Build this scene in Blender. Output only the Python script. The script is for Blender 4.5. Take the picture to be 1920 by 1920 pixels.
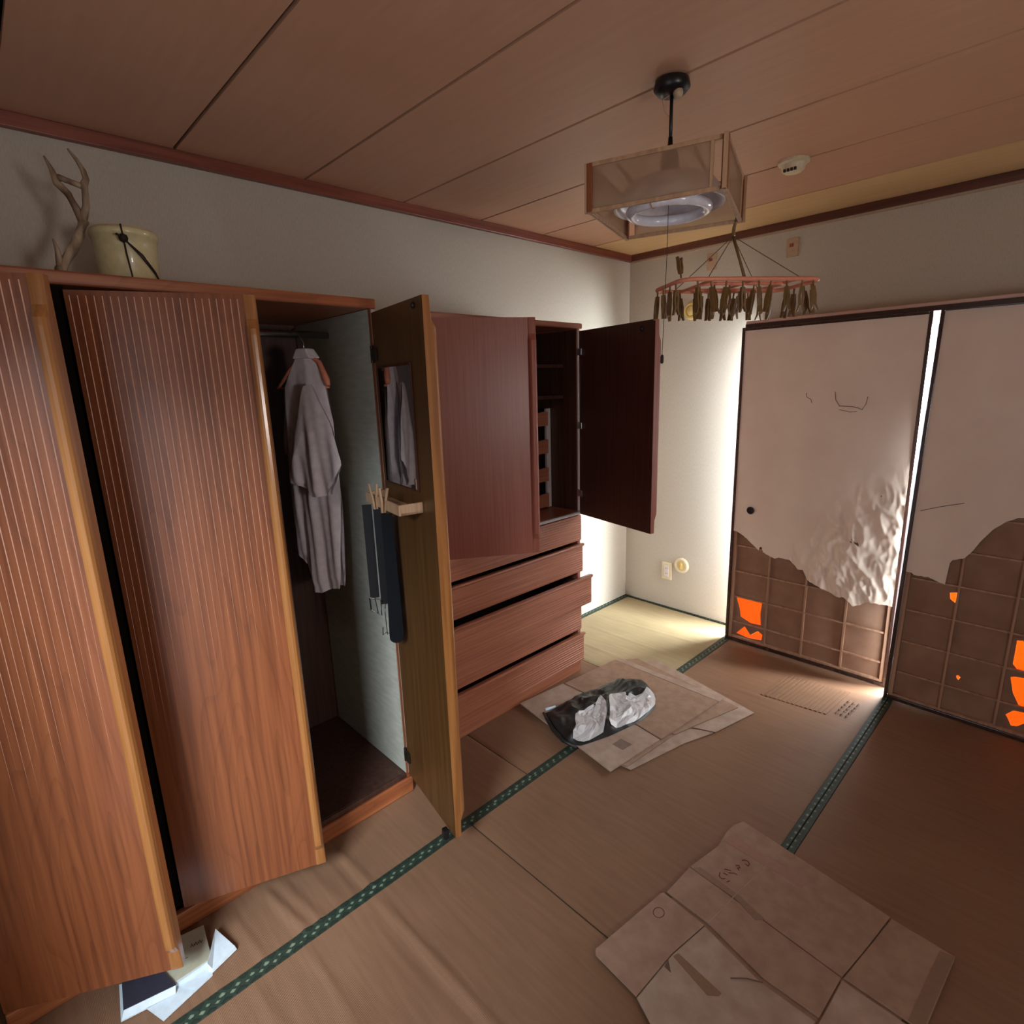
import bpy, bmesh, math, random
from mathutils import Vector, Matrix, noise
random.seed(7)
for o in list(bpy.data.objects): bpy.data.objects.remove(o)
SC = bpy.context.scene
COL = SC.collection
PI = math.pi

# ------------------------------------------------------------------ camera
cam_d = bpy.data.cameras.new('camera'); cam = bpy.data.objects.new('camera', cam_d); COL.objects.link(cam)
right = Vector((0.69402, 0.71928, -0.03125)); down = Vector((0.13827, -0.17576, -0.97467)); fwd = Vector((-0.70656, 0.67212, -0.22144))
M = Matrix((( right.x, -down.x, -fwd.x, 2.3208), (right.y, -down.y, -fwd.y, -3.3730), (right.z, -down.z, -fwd.z, 1.5855), (0, 0, 0, 1)))
cam.matrix_world = M
cam_d.sensor_width = 36.0; cam_d.sensor_height = 36.0
cam_d.lens = 1046.44 / 1920 * 36.0
cam_d.clip_start = 0.02
SC.camera = cam

# ------------------------------------------------------------------ light and exposure
def srgb(r, g, b):
    f = lambda c: (c / 255 / 12.92) if c / 255 <= .04045 else ((c / 255 + .055) / 1.055) ** 2.4
    return (f(r), f(g), f(b), 1)
SC.view_settings.view_transform = 'Standard'; SC.view_settings.look = 'None'
SC.view_settings.gamma = 1.0; SC.view_settings.use_curve_mapping = False
SC.view_settings.exposure = 0.12
world = bpy.data.worlds.new('sky'); SC.world = world; world.use_nodes = True
bg = world.node_tree.nodes['Background']; bg.inputs[0].default_value = (0.78, 0.89, 1.0, 1); bg.inputs[1].default_value = 1.3

def area(name, loc, aim, sx, sy, power, col, spread=180):
    d = bpy.data.lights.new(name, 'AREA'); d.shape = 'RECTANGLE'; d.size = sx; d.size_y = sy
    d.energy = power; d.color = col; d.spread = math.radians(spread)
    o = bpy.data.objects.new(name, d); COL.objects.link(o)
    o.location = loc; v = Vector(aim) - Vector(loc)
    o.rotation_euler = v.to_track_quat('-Z', 'Y').to_euler()
    return o
# daylight through the sliding glass door behind the photographer
area('daylight_front', (3.3, -5.7, 3.1), (0.9, -2.5, 0.3), 1.8, 1.3, 370, (0.80, 0.91, 1.0))
# daylight through the side window
area('daylight_side', (3.72, -2.75, 1.42), (0.2, -2.9, 1.7), 0.3, 0.3, 11, (1.0, 0.9, 0.84))
# daylight outside the window behind the paper panels
area('daylight_panels', (2.35, 0.98, 1.45), (1.0, -0.2, 0.5), 2.0, 1.7, 980, (0.90, 0.97, 1.0))

# ------------------------------------------------------------------ materials
def new_mat(name):
    m = bpy.data.materials.new(name); m.use_nodes = True
    nt = m.node_tree; return m, nt, nt.nodes['Principled BSDF']
def L(nt, a, b): nt.links.new(a, b)
def texco(nt, scale=(1, 1, 1), kind='Object', rot=(0, 0, 0)):
    tc = nt.nodes.new('ShaderNodeTexCoord'); mp = nt.nodes.new('ShaderNodeMapping')
    mp.inputs['Scale'].default_value = scale; mp.inputs['Rotation'].default_value = rot
    L(nt, tc.outputs[kind], mp.inputs[0]); return mp.outputs[0]
def ramp(nt, fac, stops):
    r = nt.nodes.new('ShaderNodeValToRGB'); e = r.color_ramp.elements
    while len(e) < len(stops): e.new(0.5)
    for i, (p, c) in enumerate(stops): e[i].position = p; e[i].color = c
    L(nt, fac, r.inputs[0]); return r.outputs[0]
def bump(nt, h, bs, strength=.3, dist=.002):
    b = nt.nodes.new('ShaderNodeBump'); b.inputs['Strength'].default_value = strength; b.inputs['Distance'].default_value = dist
    L(nt, h, b.inputs['Height']); L(nt, b.outputs[0], bs.inputs['Normal'])
def noise_mat(name, c1, c2, scale=(20, 20, 20), rough=.6, det=4, bstr=0.15, spec=.4, coat=0.0, metal=0.0, stops=(.35, .65)):
    m, nt, bs = new_mat(name)
    n = nt.nodes.new('ShaderNodeTexNoise'); n.inputs['Scale'].default_value = 1; n.inputs['Detail'].default_value = det
    L(nt, texco(nt, scale), n.inputs[0])
    L(nt, ramp(nt, n.outputs[0], [(stops[0], c1), (stops[1], c2)]), bs.inputs['Base Color'])
    bs.inputs['Roughness'].default_value = rough; bs.inputs['Specular IOR Level'].default_value = spec
    bs.inputs['Coat Weight'].default_value = coat; bs.inputs['Coat Roughness'].default_value = .25
    bs.inputs['Metallic'].default_value = metal
    if bstr: bump(nt, n.outputs[0], bs, bstr)
    return m
def wood_mat(name, dark, mid, light, axis='z', rough=.38, grain=110, rings=0.0, coat=.25, spec=.5):
    """fine pores stretched along one axis, plus large cathedral rings"""
    m, nt, bs = new_mat(name)
    s = {'z': (grain, grain, 2.2), 'x': (2.2, grain, grain), 'y': (grain, 2.2, grain)}[axis]
    n = nt.nodes.new('ShaderNodeTexNoise'); n.inputs['Scale'].default_value = 1; n.inputs['Detail'].default_value = 5
    L(nt, texco(nt, s), n.inputs[0])
    s2 = {'z': (7, 7, .9), 'x': (.9, 7, 7), 'y': (7, .9, 7)}[axis]
    w = nt.nodes.new('ShaderNodeTexNoise'); w.inputs['Scale'].default_value = 1.0; w.inputs['Detail'].default_value = 1; w.inputs['Distortion'].default_value = .3
    L(nt, texco(nt, s2), w.inputs[0])
    mul = nt.nodes.new('ShaderNodeMath'); mul.operation = 'MULTIPLY'; mul.inputs[1].default_value = 16
    L(nt, w.outputs[0], mul.inputs[0])
    fr = nt.nodes.new('ShaderNodeMath'); fr.operation = 'FRACT'; L(nt, mul.outputs[0], fr.inputs[0])
    fine = ramp(nt, n.outputs[0], [(.34, dark), (.52, mid), (.72, light)])
    rr = ramp(nt, fr.outputs[0], [(0, (1 - rings, 1 - rings, 1 - rings, 1)), (.25, (1, 1, 1, 1)), (1, (1, 1, 1, 1))])
    mx = nt.nodes.new('ShaderNodeMix'); mx.data_type = 'RGBA'; mx.blend_type = 'MULTIPLY'; mx.inputs[0].default_value = 1
    L(nt, fine, mx.inputs[6]); L(nt, rr, mx.inputs[7]); L(nt, mx.outputs[2], bs.inputs['Base Color'])
    bs.inputs['Roughness'].default_value = rough; bs.inputs['Coat Weight'].default_value = coat
    bs.inputs['Coat Roughness'].default_value = .3; bs.inputs['Specular IOR Level'].default_value = spec
    bump(nt, n.outputs[0], bs, .12, .001)
    return m
def plain(name, c, rough=.5, metal=0, spec=.5, coat=0):
    m, nt, bs = new_mat(name)
    n = nt.nodes.new('ShaderNodeTexNoise'); n.inputs['Scale'].default_value = 60; n.inputs['Detail'].default_value = 2
    L(nt, texco(nt), n.inputs[0])
    d = tuple(x * .88 for x in c[:3]) + (1,)
    L(nt, ramp(nt, n.outputs[0], [(.3, d), (.7, c)]), bs.inputs['Base Color'])
    bs.inputs['Roughness'].default_value = rough; bs.inputs['Metallic'].default_value = metal
    bs.inputs['Specular IOR Level'].default_value = spec; bs.inputs['Coat Weight'].default_value = coat
    return m
def translucent(name, cd, ct, wt=.5, transp=0.0, rough=.6, bumpy=0, bscale=30):
    m = bpy.data.materials.new(name); m.use_nodes = True; nt = m.node_tree
    nt.nodes.remove(nt.nodes['Principled BSDF']); out = nt.nodes['Material Output']
    df = nt.nodes.new('ShaderNodeBsdfDiffuse'); tr = nt.nodes.new('ShaderNodeBsdfTranslucent'); mx = nt.nodes.new('ShaderNodeMixShader')
    n = nt.nodes.new('ShaderNodeTexNoise'); n.inputs['Scale'].default_value = bscale; n.inputs['Detail'].default_value = 3; L(nt, texco(nt), n.inputs[0])
    d2 = tuple(x * .86 for x in cd[:3]) + (1,)
    L(nt, ramp(nt, n.outputs[0], [(.3, d2), (.7, cd)]), df.inputs[0])
    tr.inputs[0].default_value = ct; mx.inputs[0].default_value = wt
    L(nt, df.outputs[0], mx.inputs[1]); L(nt, tr.outputs[0], mx.inputs[2]); res = mx.outputs[0]
    if bumpy:
        b = nt.nodes.new('ShaderNodeBump'); b.inputs['Strength'].default_value = bumpy; b.inputs['Distance'].default_value = .004
        L(nt, n.outputs[0], b.inputs['Height']); L(nt, b.outputs[0], df.inputs['Normal'])
    if transp:
        tp = nt.nodes.new('ShaderNodeBsdfTransparent'); m2 = nt.nodes.new('ShaderNodeMixShader'); m2.inputs[0].default_value = transp
        L(nt, res, m2.inputs[1]); L(nt, tp.outputs[0], m2.inputs[2]); res = m2.outputs[0]
    L(nt, res, out.inputs[0]); return m
def tatami_mat(name='rush_matting', ca=srgb(134, 99, 75), cb=srgb(144, 108, 83)):
    m, nt, bs = new_mat(name)
    w = nt.nodes.new('ShaderNodeTexWave'); w.wave_type = 'BANDS'; w.bands_direction = 'Y'; w.inputs['Scale'].default_value = 95
    w.inputs['Distortion'].default_value = .6; w.inputs['Detail'].default_value = 1
    L(nt, texco(nt), w.inputs[0])
    n = nt.nodes.new('ShaderNodeTexNoise'); n.inputs['Scale'].default_value = 1; n.inputs['Detail'].default_value = 5; L(nt, texco(nt, (5, 60, 10)), n.inputs[0])
    big = nt.nodes.new('ShaderNodeTexNoise'); big.inputs['Scale'].default_value = 2.3; big.inputs['Detail'].default_value = 3; L(nt, texco(nt), big.inputs[0])
    c = ramp(nt, n.outputs[0], [(.3, ca), (.7, cb)])
    b2 = ramp(nt, big.outputs[0], [(.3, (.84, .83, .82, 1)), (.7, (1, 1, 1, 1))])
    mx = nt.nodes.new('ShaderNodeMix'); mx.data_type = 'RGBA'; mx.blend_type = 'MULTIPLY'; mx.inputs[0].default_value = 1
    L(nt, c, mx.inputs[6]); L(nt, b2, mx.inputs[7]); L(nt, mx.outputs[2], bs.inputs['Base Color'])
    bs.inputs['Roughness'].default_value = .55; bs.inputs['Specular IOR Level'].default_value = .35
    bump(nt, w.outputs[0], bs, .25, .0015)
    return m
def border_mat():
    m, nt, bs = new_mat('green_border_cloth')
    v = texco(nt, (1, 1, 1)); sp = nt.nodes.new('ShaderNodeSeparateXYZ'); L(nt, v, sp.inputs[0])
    def mth(op, a, b=None):
        k = nt.nodes.new('ShaderNodeMath'); k.operation = op
        for i, q in enumerate((a, b)):
            if q is None: continue
            if isinstance(q, (int, float)): k.inputs[i].default_value = q
            else: L(nt, q, k.inputs[i])
        return k.outputs[0]
    u = mth('ABSOLUTE', mth('SUBTRACT', mth('FRACT', mth('MULTIPLY', sp.outputs[0], 40)), .5))
    w = mth('ABSOLUTE', mth('SUBTRACT', mth('FRACT', mth('MULTIPLY', sp.outputs[1], 26)), .5))
    s = mth('ADD', u, w)
    n = nt.nodes.new('ShaderNodeTexNoise'); n.inputs['Scale'].default_value = 25; L(nt, texco(nt), n.inputs[0])
    s = mth('ADD', s, mth('MULTIPLY', mth('SUBTRACT', n.outputs[0], .5), .5))
    c = ramp(nt, s, [(0, srgb(128, 140, 118)), (.17, srgb(104, 120, 98)), (.22, srgb(38, 52, 42)), (.5, srgb(46, 62, 50)), (.6, srgb(27, 38, 31)), (.8, srgb(37, 50, 40))])
    L(nt, c, bs.inputs['Base Color']); bs.inputs['Roughness'].default_value = .6
    bump(nt, s, bs, .2); return m

MT = dict(
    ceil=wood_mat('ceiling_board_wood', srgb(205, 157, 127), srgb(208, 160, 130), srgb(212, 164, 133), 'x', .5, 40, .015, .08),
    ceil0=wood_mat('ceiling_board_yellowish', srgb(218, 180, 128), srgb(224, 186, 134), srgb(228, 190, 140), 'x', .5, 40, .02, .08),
    trim=wood_mat('reddish_trim_wood', srgb(120, 62, 48), srgb(140, 76, 60), srgb(156, 90, 72), 'y', .4, 60, .1, .2),
    trimd=wood_mat('dark_trim_wood', srgb(78, 42, 32), srgb(95, 52, 40), srgb(110, 62, 48), 'x', .4, 60, .1, .2),
    wall=noise_mat('cream_wallpaper', srgb(192, 184, 170), srgb(201, 193, 180), (260, 260, 60), .85, 3, .08, .15),
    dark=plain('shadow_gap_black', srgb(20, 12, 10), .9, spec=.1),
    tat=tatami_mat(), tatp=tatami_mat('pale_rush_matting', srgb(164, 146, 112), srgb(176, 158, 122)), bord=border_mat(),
    sub=plain('subfloor_board', srgb(90, 70, 50), .8),
    oak=wood_mat('wardrobe_oak_veneer', srgb(116, 62, 35), srgb(134, 74, 42), srgb(146, 84, 48), 'z', .36, 85, .17, .35),
    oakh=wood_mat('wardrobe_oak_rails', srgb(140, 76, 46), srgb(164, 94, 56), srgb(182, 112, 66), 'y', .35, 85, .15, .3),
    pull=wood_mat('door_edge_moulding', srgb(146, 92, 48), srgb(164, 106, 56), srgb(178, 120, 66), 'z', .18, 60, .05, .8),
    red=wood_mat('chest_red_veneer', srgb(146, 80, 64), srgb(156, 89, 71), srgb(164, 97, 78), 'z', .42, 150, .03, .25),
    redh=wood_mat('chest_drawer_veneer', srgb(156, 92, 68), srgb(174, 108, 80), srgb(188, 122, 92), 'y', .38, 110, .08, .35),
    rib=plain('painted_ridge_glint', srgb(244, 204, 182), .3, coat=.6),  # pale colour paints the glints along the door ridges
    band=plain('pale_rail_and_lit_edge', srgb(214, 210, 212), .3, coat=.4),  # stands in for daylight on panel edges and trays; front rail shares it
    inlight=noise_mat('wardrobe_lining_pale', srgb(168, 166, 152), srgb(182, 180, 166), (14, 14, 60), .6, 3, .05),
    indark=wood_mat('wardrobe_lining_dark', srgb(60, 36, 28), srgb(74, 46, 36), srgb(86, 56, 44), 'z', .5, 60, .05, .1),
    mustard=wood_mat('door_back_mustard_ply', srgb(84, 54, 24), srgb(94, 61, 28), srgb(102, 68, 33), 'z', .45, 50, .05, .15),
    maroon=wood_mat('door_back_maroon', srgb(62, 28, 18), srgb(74, 34, 22), srgb(84, 40, 26), 'z', .5, 90, .05, .1),
    steel=plain('bright_steel', srgb(200, 200, 205), .25, 1),
    brass=plain('dull_hinge_metal', srgb(70, 60, 50), .4, .7),
    mirror=plain('mirror_glass', srgb(205, 205, 205), .03, 1),
    shirt=noise_mat('white_cotton', srgb(228, 220, 228), srgb(240, 234, 240), (40, 40, 40), .85, 3, .3, .2),
    pinkp=plain('coral_pink_plastic', srgb(236, 150, 120), .4),
    ltwood=wood_mat('pale_wood', srgb(172, 134, 102), srgb(186, 148, 114), srgb(198, 162, 126), 'z', .5, 70, .05, .1),
    blk=plain('black_leather', srgb(20, 17, 20), .55, spec=.25),
    navy=plain('dark_blue_cloth', srgb(13, 16, 20), .75, spec=.15),
    antler=noise_mat('antler_bone', srgb(120, 98, 78), srgb(186, 164, 138), (38, 38, 14), .5, 4, .5),
    bucket=plain('cream_plastic_tub', srgb(226, 214, 164), .35, coat=.3),
    lint=wood_mat('pinkish_lit_rail', srgb(190, 150, 134), srgb(204, 164, 148), srgb(214, 176, 160), 'x', .25, 50, .03, .6),  # pale pink tone paints the highlight along the lintel board
    cord=plain('dark_cord', srgb(40, 26, 22), .7),
    cream=plain('cream_plastic', srgb(232, 218, 186), .4),
    gold=plain('cream_gold_plastic', srgb(236, 208, 130), .4),
    tan=plain('tan_plastic_plate', srgb(196, 168, 140), .5),
    slot=plain('socket_slots_dark', srgb(60, 50, 44), .6),
    lacq=plain('black_lacquered_frame', srgb(62, 40, 34), .18, coat=.8),
    core=wood_mat('panel_core_wood', srgb(160, 122, 98), srgb(176, 138, 112), srgb(188, 150, 124), 'z', .6, 60, .05, .0),
    paper=noise_mat('tan_panel_paper', srgb(232, 212, 196), srgb(240, 222, 206), (4, 4, 4), .7, 4, .05, .3),
    wpaper=noise_mat('pale_inner_paper', srgb(196, 186, 180), srgb(208, 200, 196), (8, 8, 8), .7, 4, .1, .3),
    backp=noise_mat('brown_backing_paper', srgb(146, 112, 92), srgb(162, 128, 106), (9, 9, 9), .8, 4, .1, .2),
    orange=translucent('orange_back_paper', (.85, .30, .06, 1), (1.0, .31, .035, 1), .26),
    backw=plain('white_back_paper', srgb(236, 236, 236), .8),
    lampp=translucent('lamp_frosted_panel', srgb(196, 168, 142), srgb(215, 190, 164), .5, .5),
    white=plain('white_enamel', srgb(232, 226, 230), .3, coat=.3),
    tube=plain('fluorescent_tube_glass', srgb(236, 234, 245), .15, coat=.6),
    blackp=plain('black_plastic', srgb(24, 22, 26), .35),
    peg=plain('olive_brown_peg', srgb(122, 92, 50), .5),
    card=noise_mat('cardboard_brown', srgb(150, 119, 100), srgb(164, 133, 112), (25, 25, 25), .75, 4, .15, .3),
    card2=noise_mat('cardboard_greyish', srgb(162, 136, 120), srgb(178, 154, 138), (18, 18, 18), .75, 4, .2, .3),
    tape=plain('brown_packing_tape', srgb(160, 118, 100), .3, coat=.3),
    tape2=plain('dull_packing_tape', srgb(138, 108, 86), .35, coat=.2),
    ink=plain('marker_ink', srgb(88, 60, 50), .7),
    stamp=plain('printed_square', srgb(128, 104, 92), .7),
    nylon=noise_mat('black_nylon', srgb(18, 18, 18), srgb(44, 44, 42), (9, 9, 9), .42, 4, .3, .5),
    silver=plain('silver_lining', srgb(206, 202, 202), .42, .12),
    papw=plain('white_leaflet_paper', srgb(220, 232, 240), .5),
    papc=plain('grey_cream_envelope', srgb(188, 184, 160), .6),
    papd=plain('dark_booklet_cover', srgb(58, 56, 68), .4),
    alum=plain('window_frame_alloy', srgb(180, 180, 180), .4, .6),
    scratch=plain('crease_line_brown', srgb(104, 80, 68), .8),
)

# ------------------------------------------------------------------ mesh helpers
class MB:
    def __init__(s): s.v = []; s.f = []; s.m = []
    def add(s, vs, fs, mi=0):
        k = len(s.v); s.v += [tuple(v) for v in vs]; s.f += [tuple(i + k for i in f) for f in fs]; s.m += [mi] * len(fs); return s
    def box(s, x0, x1, y0, y1, z0, z1, mi=0):
        vs = [(x, y, z) for x in (x0, x1) for y in (y0, y1) for z in (z0, z1)]
        return s.add(vs, [(0, 1, 3, 2), (4, 6, 7, 5), (0, 4, 5, 1), (2, 3, 7, 6), (0, 2, 6, 4), (1, 5, 7, 3)], mi)
    def prism(s, poly, z0, z1, fn=None, mi=0):
        """poly in 2d, extruded; fn maps (a,b,c) to xyz"""
        fn = fn or (lambda a, b, c: (a, b, c)); n = len(poly)
        ar = sum(poly[i][0] * poly[(i + 1) % n][1] - poly[(i + 1) % n][0] * poly[i][1] for i in range(n))
        if ar < 0: poly = poly[::-1]
        vs = [fn(a, b, z0) for a, b in poly] + [fn(a, b, z1) for a, b in poly]
        fs = [tuple(range(n - 1, -1, -1)), tuple(range(n, 2 * n))] + [(i, (i + 1) % n, n + (i + 1) % n, n + i) for i in range(n)]
        return s.add(vs, fs, mi)
    def loft(s, rings, cap=True, mi=0, close=True):
        n = len(rings[0]); vs = [p for r in rings for p in r]; fs = []
        for k in range(len(rings) - 1):
            for i in range(n if close else n - 1):
                j = (i + 1) % n; fs.append((k * n + i, k * n + j, (k + 1) * n + j, (k + 1) * n + i))
        if cap: fs += [tuple(range(n - 1, -1, -1)), tuple((len(rings) - 1) * n + i for i in range(n))]
        return s.add(vs, fs, mi)
    def tube(s, pts, r, n=8, mi=0, cap=True):
        pts = [Vector(p) for p in pts]; rings = []
        for i, p in enumerate(pts):
            t = (pts[min(i + 1, len(pts) - 1)] - pts[max(i - 1, 0)]).normalized()
            a = t.cross(Vector((0, 0, 1)) if abs(t.z) < .9 else Vector((1, 0, 0))).normalized(); b = t.cross(a)
            rr = r[i] if isinstance(r, (list, tuple)) else r
            rings.append([tuple(p + a * rr * math.cos(2 * PI * k / n) + b * rr * math.sin(2 * PI * k / n)) for k in range(n)])
        return s.loft(rings, cap, mi)
    def lathe(s, prof, c=(0, 0, 0), n=24, mi=0, axis='z'):
        rings = []
        for r, z in prof:
            ring = []
            for k in range(n):
                a = 2 * PI * k / n; p = (r * math.cos(a), r * math.sin(a), z)
                if axis == 'y': p = (p[0], -p[2], p[1])
                ring.append((c[0] + p[0], c[1] + p[1], c[2] + p[2]))
            rings.append(ring)
        return s.loft(rings, True, mi)
    def torus(s, R, r, c=(0, 0, 0), n=36, m=10, mi=0, arc=1.0):
        vs = []; fs = []
        for i in range(n):
            a = 2 * PI * i / n
            for j in range(m):
                b = 2 * PI * j / m
                vs.append((c[0] + (R + r * math.cos(b)) * math.cos(a), c[1] + (R + r * math.cos(b)) * math.sin(a), c[2] + r * math.sin(b)))
        for i in range(n):
            for j in range(m): fs.append((i * m + j, ((i + 1) % n) * m + j, ((i + 1) % n) * m + (j + 1) % m, i * m + (j + 1) % m))
        return s.add(vs, fs, mi)
    def build(s, name, mats, parent=None, loc=(0, 0, 0), rz=0, smooth=False, bevel=0, recalc=True):
        me = bpy.data.meshes.new(name); me.from_pydata(s.v, [], s.f)
        if not isinstance(mats, (list, tuple)): mats = [mats]
        for m in mats: me.materials.append(m)
        for p, k in zip(me.polygons, s.m): p.material_index = k
        if recalc:
            bm = bmesh.new(); bm.from_mesh(me); bmesh.ops.recalc_face_normals(bm, faces=bm.faces); bm.to_mesh(me); bm.free()
        o = bpy.data.objects.new(name, me); COL.objects.link(o); o.location = loc; o.rotation_euler = (0, 0, rz)
        if parent: o.parent = parent
        if smooth: me.polygons.foreach_set('use_smooth', [True] * len(me.polygons)); 
        if bevel:
            b = o.modifiers.new('bevel', 'BEVEL'); b.width = bevel; b.segments = 2; b.limit_method = 'ANGLE'; b.angle_limit = math.radians(40)
        return o
def tag(o, label, cat, group=None):
    o['label'] = label; o['category'] = cat
    if group: o['group'] = group
    return o
def thing(name, label, cat, loc=(0, 0, 0), rz=0, group=None):
    o = bpy.data.objects.new(name, None); COL.objects.link(o); o.location = loc; o.rotation_euler = (0, 0, rz); o.empty_display_size = .1
    return tag(o, label, cat, group)
def struct(o): o['kind'] = 'structure'; return o
def inpoly(x, y, P):
    c = False; n = len(P)
    for i in range(n):
        x1, y1 = P[i]; x2, y2 = P[(i + 1) % n]
        if (y1 > y) != (y2 > y) and x < (x2 - x1) * (y - y1) / (y2 - y1) + x1: c = not c
    return c
def sheet(name, outer, holes, mat, parent, fn, thick=.001):
    """flat sheet with holes cut through, slightly thick"""
    bm = bmesh.new()
    for loop in [outer] + holes:
        vs = [bm.verts.new((a, b, 0)) for a, b in loop]
        for i in range(len(vs)): bm.edges.new((vs[i], vs[(i + 1) % len(vs)]))
    bmesh.ops.triangle_fill(bm, use_beauty=True, use_dissolve=False, edges=bm.edges[:])
    for v in bm.verts: v.co = Vector(fn(v.co.x, v.co.y, 0))
    me = bpy.data.meshes.new(name); bm.to_mesh(me); bm.free(); me.materials.append(mat)
    o = bpy.data.objects.new(name, me); COL.objects.link(o); o.parent = parent
    sm = o.modifiers.new('thickness', 'SOLIDIFY'); sm.thickness = thick; sm.offset = 0
    return o

def torn(xs, x):
    for (a, za), (c, zc) in zip(xs, xs[1:]):
        if a <= x <= c: return za + (zc - za) * (x - a) / max(1e-6, c - a)
    return xs[0][1] if x < xs[0][0] else xs[-1][1]

# ------------------------------------------------------------------ the room
RX, FY, H = 3.56, -3.85, 2.40
floor = struct(MB().box(-.1, RX + .1, FY - .1, .1, -.12, -.03).build('floor', MT['sub']))
wl = struct(MB().box(-.1, 0, FY - .1, .1, -.03, H + .05).build('wall_left', MT['wall']))
b = MB(); b.box(0, .92, 0, .1, -.03, H + .05); b.box(.92, 2.62, 0, .1, 1.84, H + .05); b.box(2.62, RX, 0, .1, -.03, H + .05); b.box(.92, 2.62, 0, .1, -.03, .03)
struct(b.build('wall_back', MT['wall']))
b = MB(); y0, y1, z0, z1 = -3.15, -2.35, 1.05, 1.8
b.box(RX, RX + .1, FY, y0, -.03, H + .05); b.box(RX, RX + .1, y1, .1, -.03, H + .05); b.box(RX, RX + .1, y0, y1, -.03, z0); b.box(RX, RX + .1, y0, y1, z1, H + .05)
struct(b.build('wall_right', MT['wall']))
b = MB(); x0, x1 = 1.3, 2.15
b.box(0, x0, FY - .1, FY, -.03, H + .05); b.box(x1, RX + .1, FY - .1, FY, -.03, H + .05); b.box(x0, x1, FY - .1, FY, 1.95, H + .05)
struct(b.build('wall_front', MT['wall']))
def window(name, axis, a0, a1, z0, z1, c):
    """plain sash frame in an opening; axis 'x' runs along x at y=c"""
    root = None
    def bx(u0, u1, w0, w1):
        m = MB()
        if axis == 'x': m.box(u0, u1, c, c + .04, w0, w1)
        else: m.box(c, c + .04, u0, u1, w0, w1)
        return m
    root = struct(bx(a0, a1, z0, z0 + .03).build(name, MT['alum']))
    for u0, u1, w0, w1 in ((a0, a1, z1 - .03, z1), (a0, a0 + .03, z0 + .03, z1 - .03), (a1 - .03, a1, z0 + .03, z1 - .03)):
        bx(u0, u1, w0, w1).build('sash_frame', MT['alum'], root)
window('window_1', 'x', 1.3, 2.15, -.03, 1.95, FY - .08)
window('window_2', 'y', -3.15, -2.35, 1.05, 1.8, RX + .03)
window('window_3', 'x', .92, 2.62, .03, 1.84, .04)

# ceiling: boards 0.457 m wide running across, dark joints between them
ceil = struct(MB().box(-.1, RX + .1, FY - .1, .1, H + .012, H + .06).build('ceiling', MT['dark']))
ys = [0.0] + [-.4232 - .4576 * k for k in range(8)]
for i in range(len(ys) - 1):
    a, c = ys[i], max(ys[i + 1], FY)
    if a <= c: break
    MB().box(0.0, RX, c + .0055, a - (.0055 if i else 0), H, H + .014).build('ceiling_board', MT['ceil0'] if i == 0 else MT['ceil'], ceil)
struct(MB().box(0, .026, FY, 0, H - .042, H).build('trim_1', MT['trim'], bevel=.003))
struct(MB().box(.026, RX, -.024, 0, H - .04, H).build('trim_2', MT['trimd'], bevel=.003))
struct(MB().box(.024, RX, -.012, 0, H - .05, H - .04).build('trim_3', MT['tan']))
struct(MB().box(0, .012, FY, -.012, -.03, .006).build('baseboard_left', MT['bord']))
struct(MB().box(0, .92, -.012, 0, -.03, .006).build('baseboard_back', MT['bord']))
b = MB(); n_ = 10; vs = [(.006 + .10 * (1 - math.cos(a)) , -.004 - .012 * math.sin(a * 2) * k / 4, .01 + .11 * (1 - math.sin(a)) * (k / 4)) for a in [PI / 2 * i / n_ for i in range(n_ + 1)] for k in range(5)]
fs = [(i * 5 + k, i * 5 + k + 1, i * 5 + k + 6, i * 5 + k + 5) for i in range(n_) for k in range(4)]
o = b.add(vs, fs).build('wallpaper_curl', MT['wall'], bpy.data.objects['wall_back'], smooth=True); o.modifiers.new('thickness', 'SOLIDIFY').thickness = .001
# board that carries the sliding panels, standing proud of the wall
lin = struct(MB().box(.915, 2.70, -.232, 0, 1.868, 1.884).build('trim_4', MT['lint'], bevel=.003))
MB().box(.915, 2.70, -.236, -.170, 1.846, 1.868).build('track_rail', MT['lacq'], lin, bevel=.002)
struct(MB().box(2.66, 2.70, -.33, 0, -.03, 1.868).build('light_stop_post', MT['trimd']))  # unseen post added to stop daylight leaking past the right panel's edge

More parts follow.
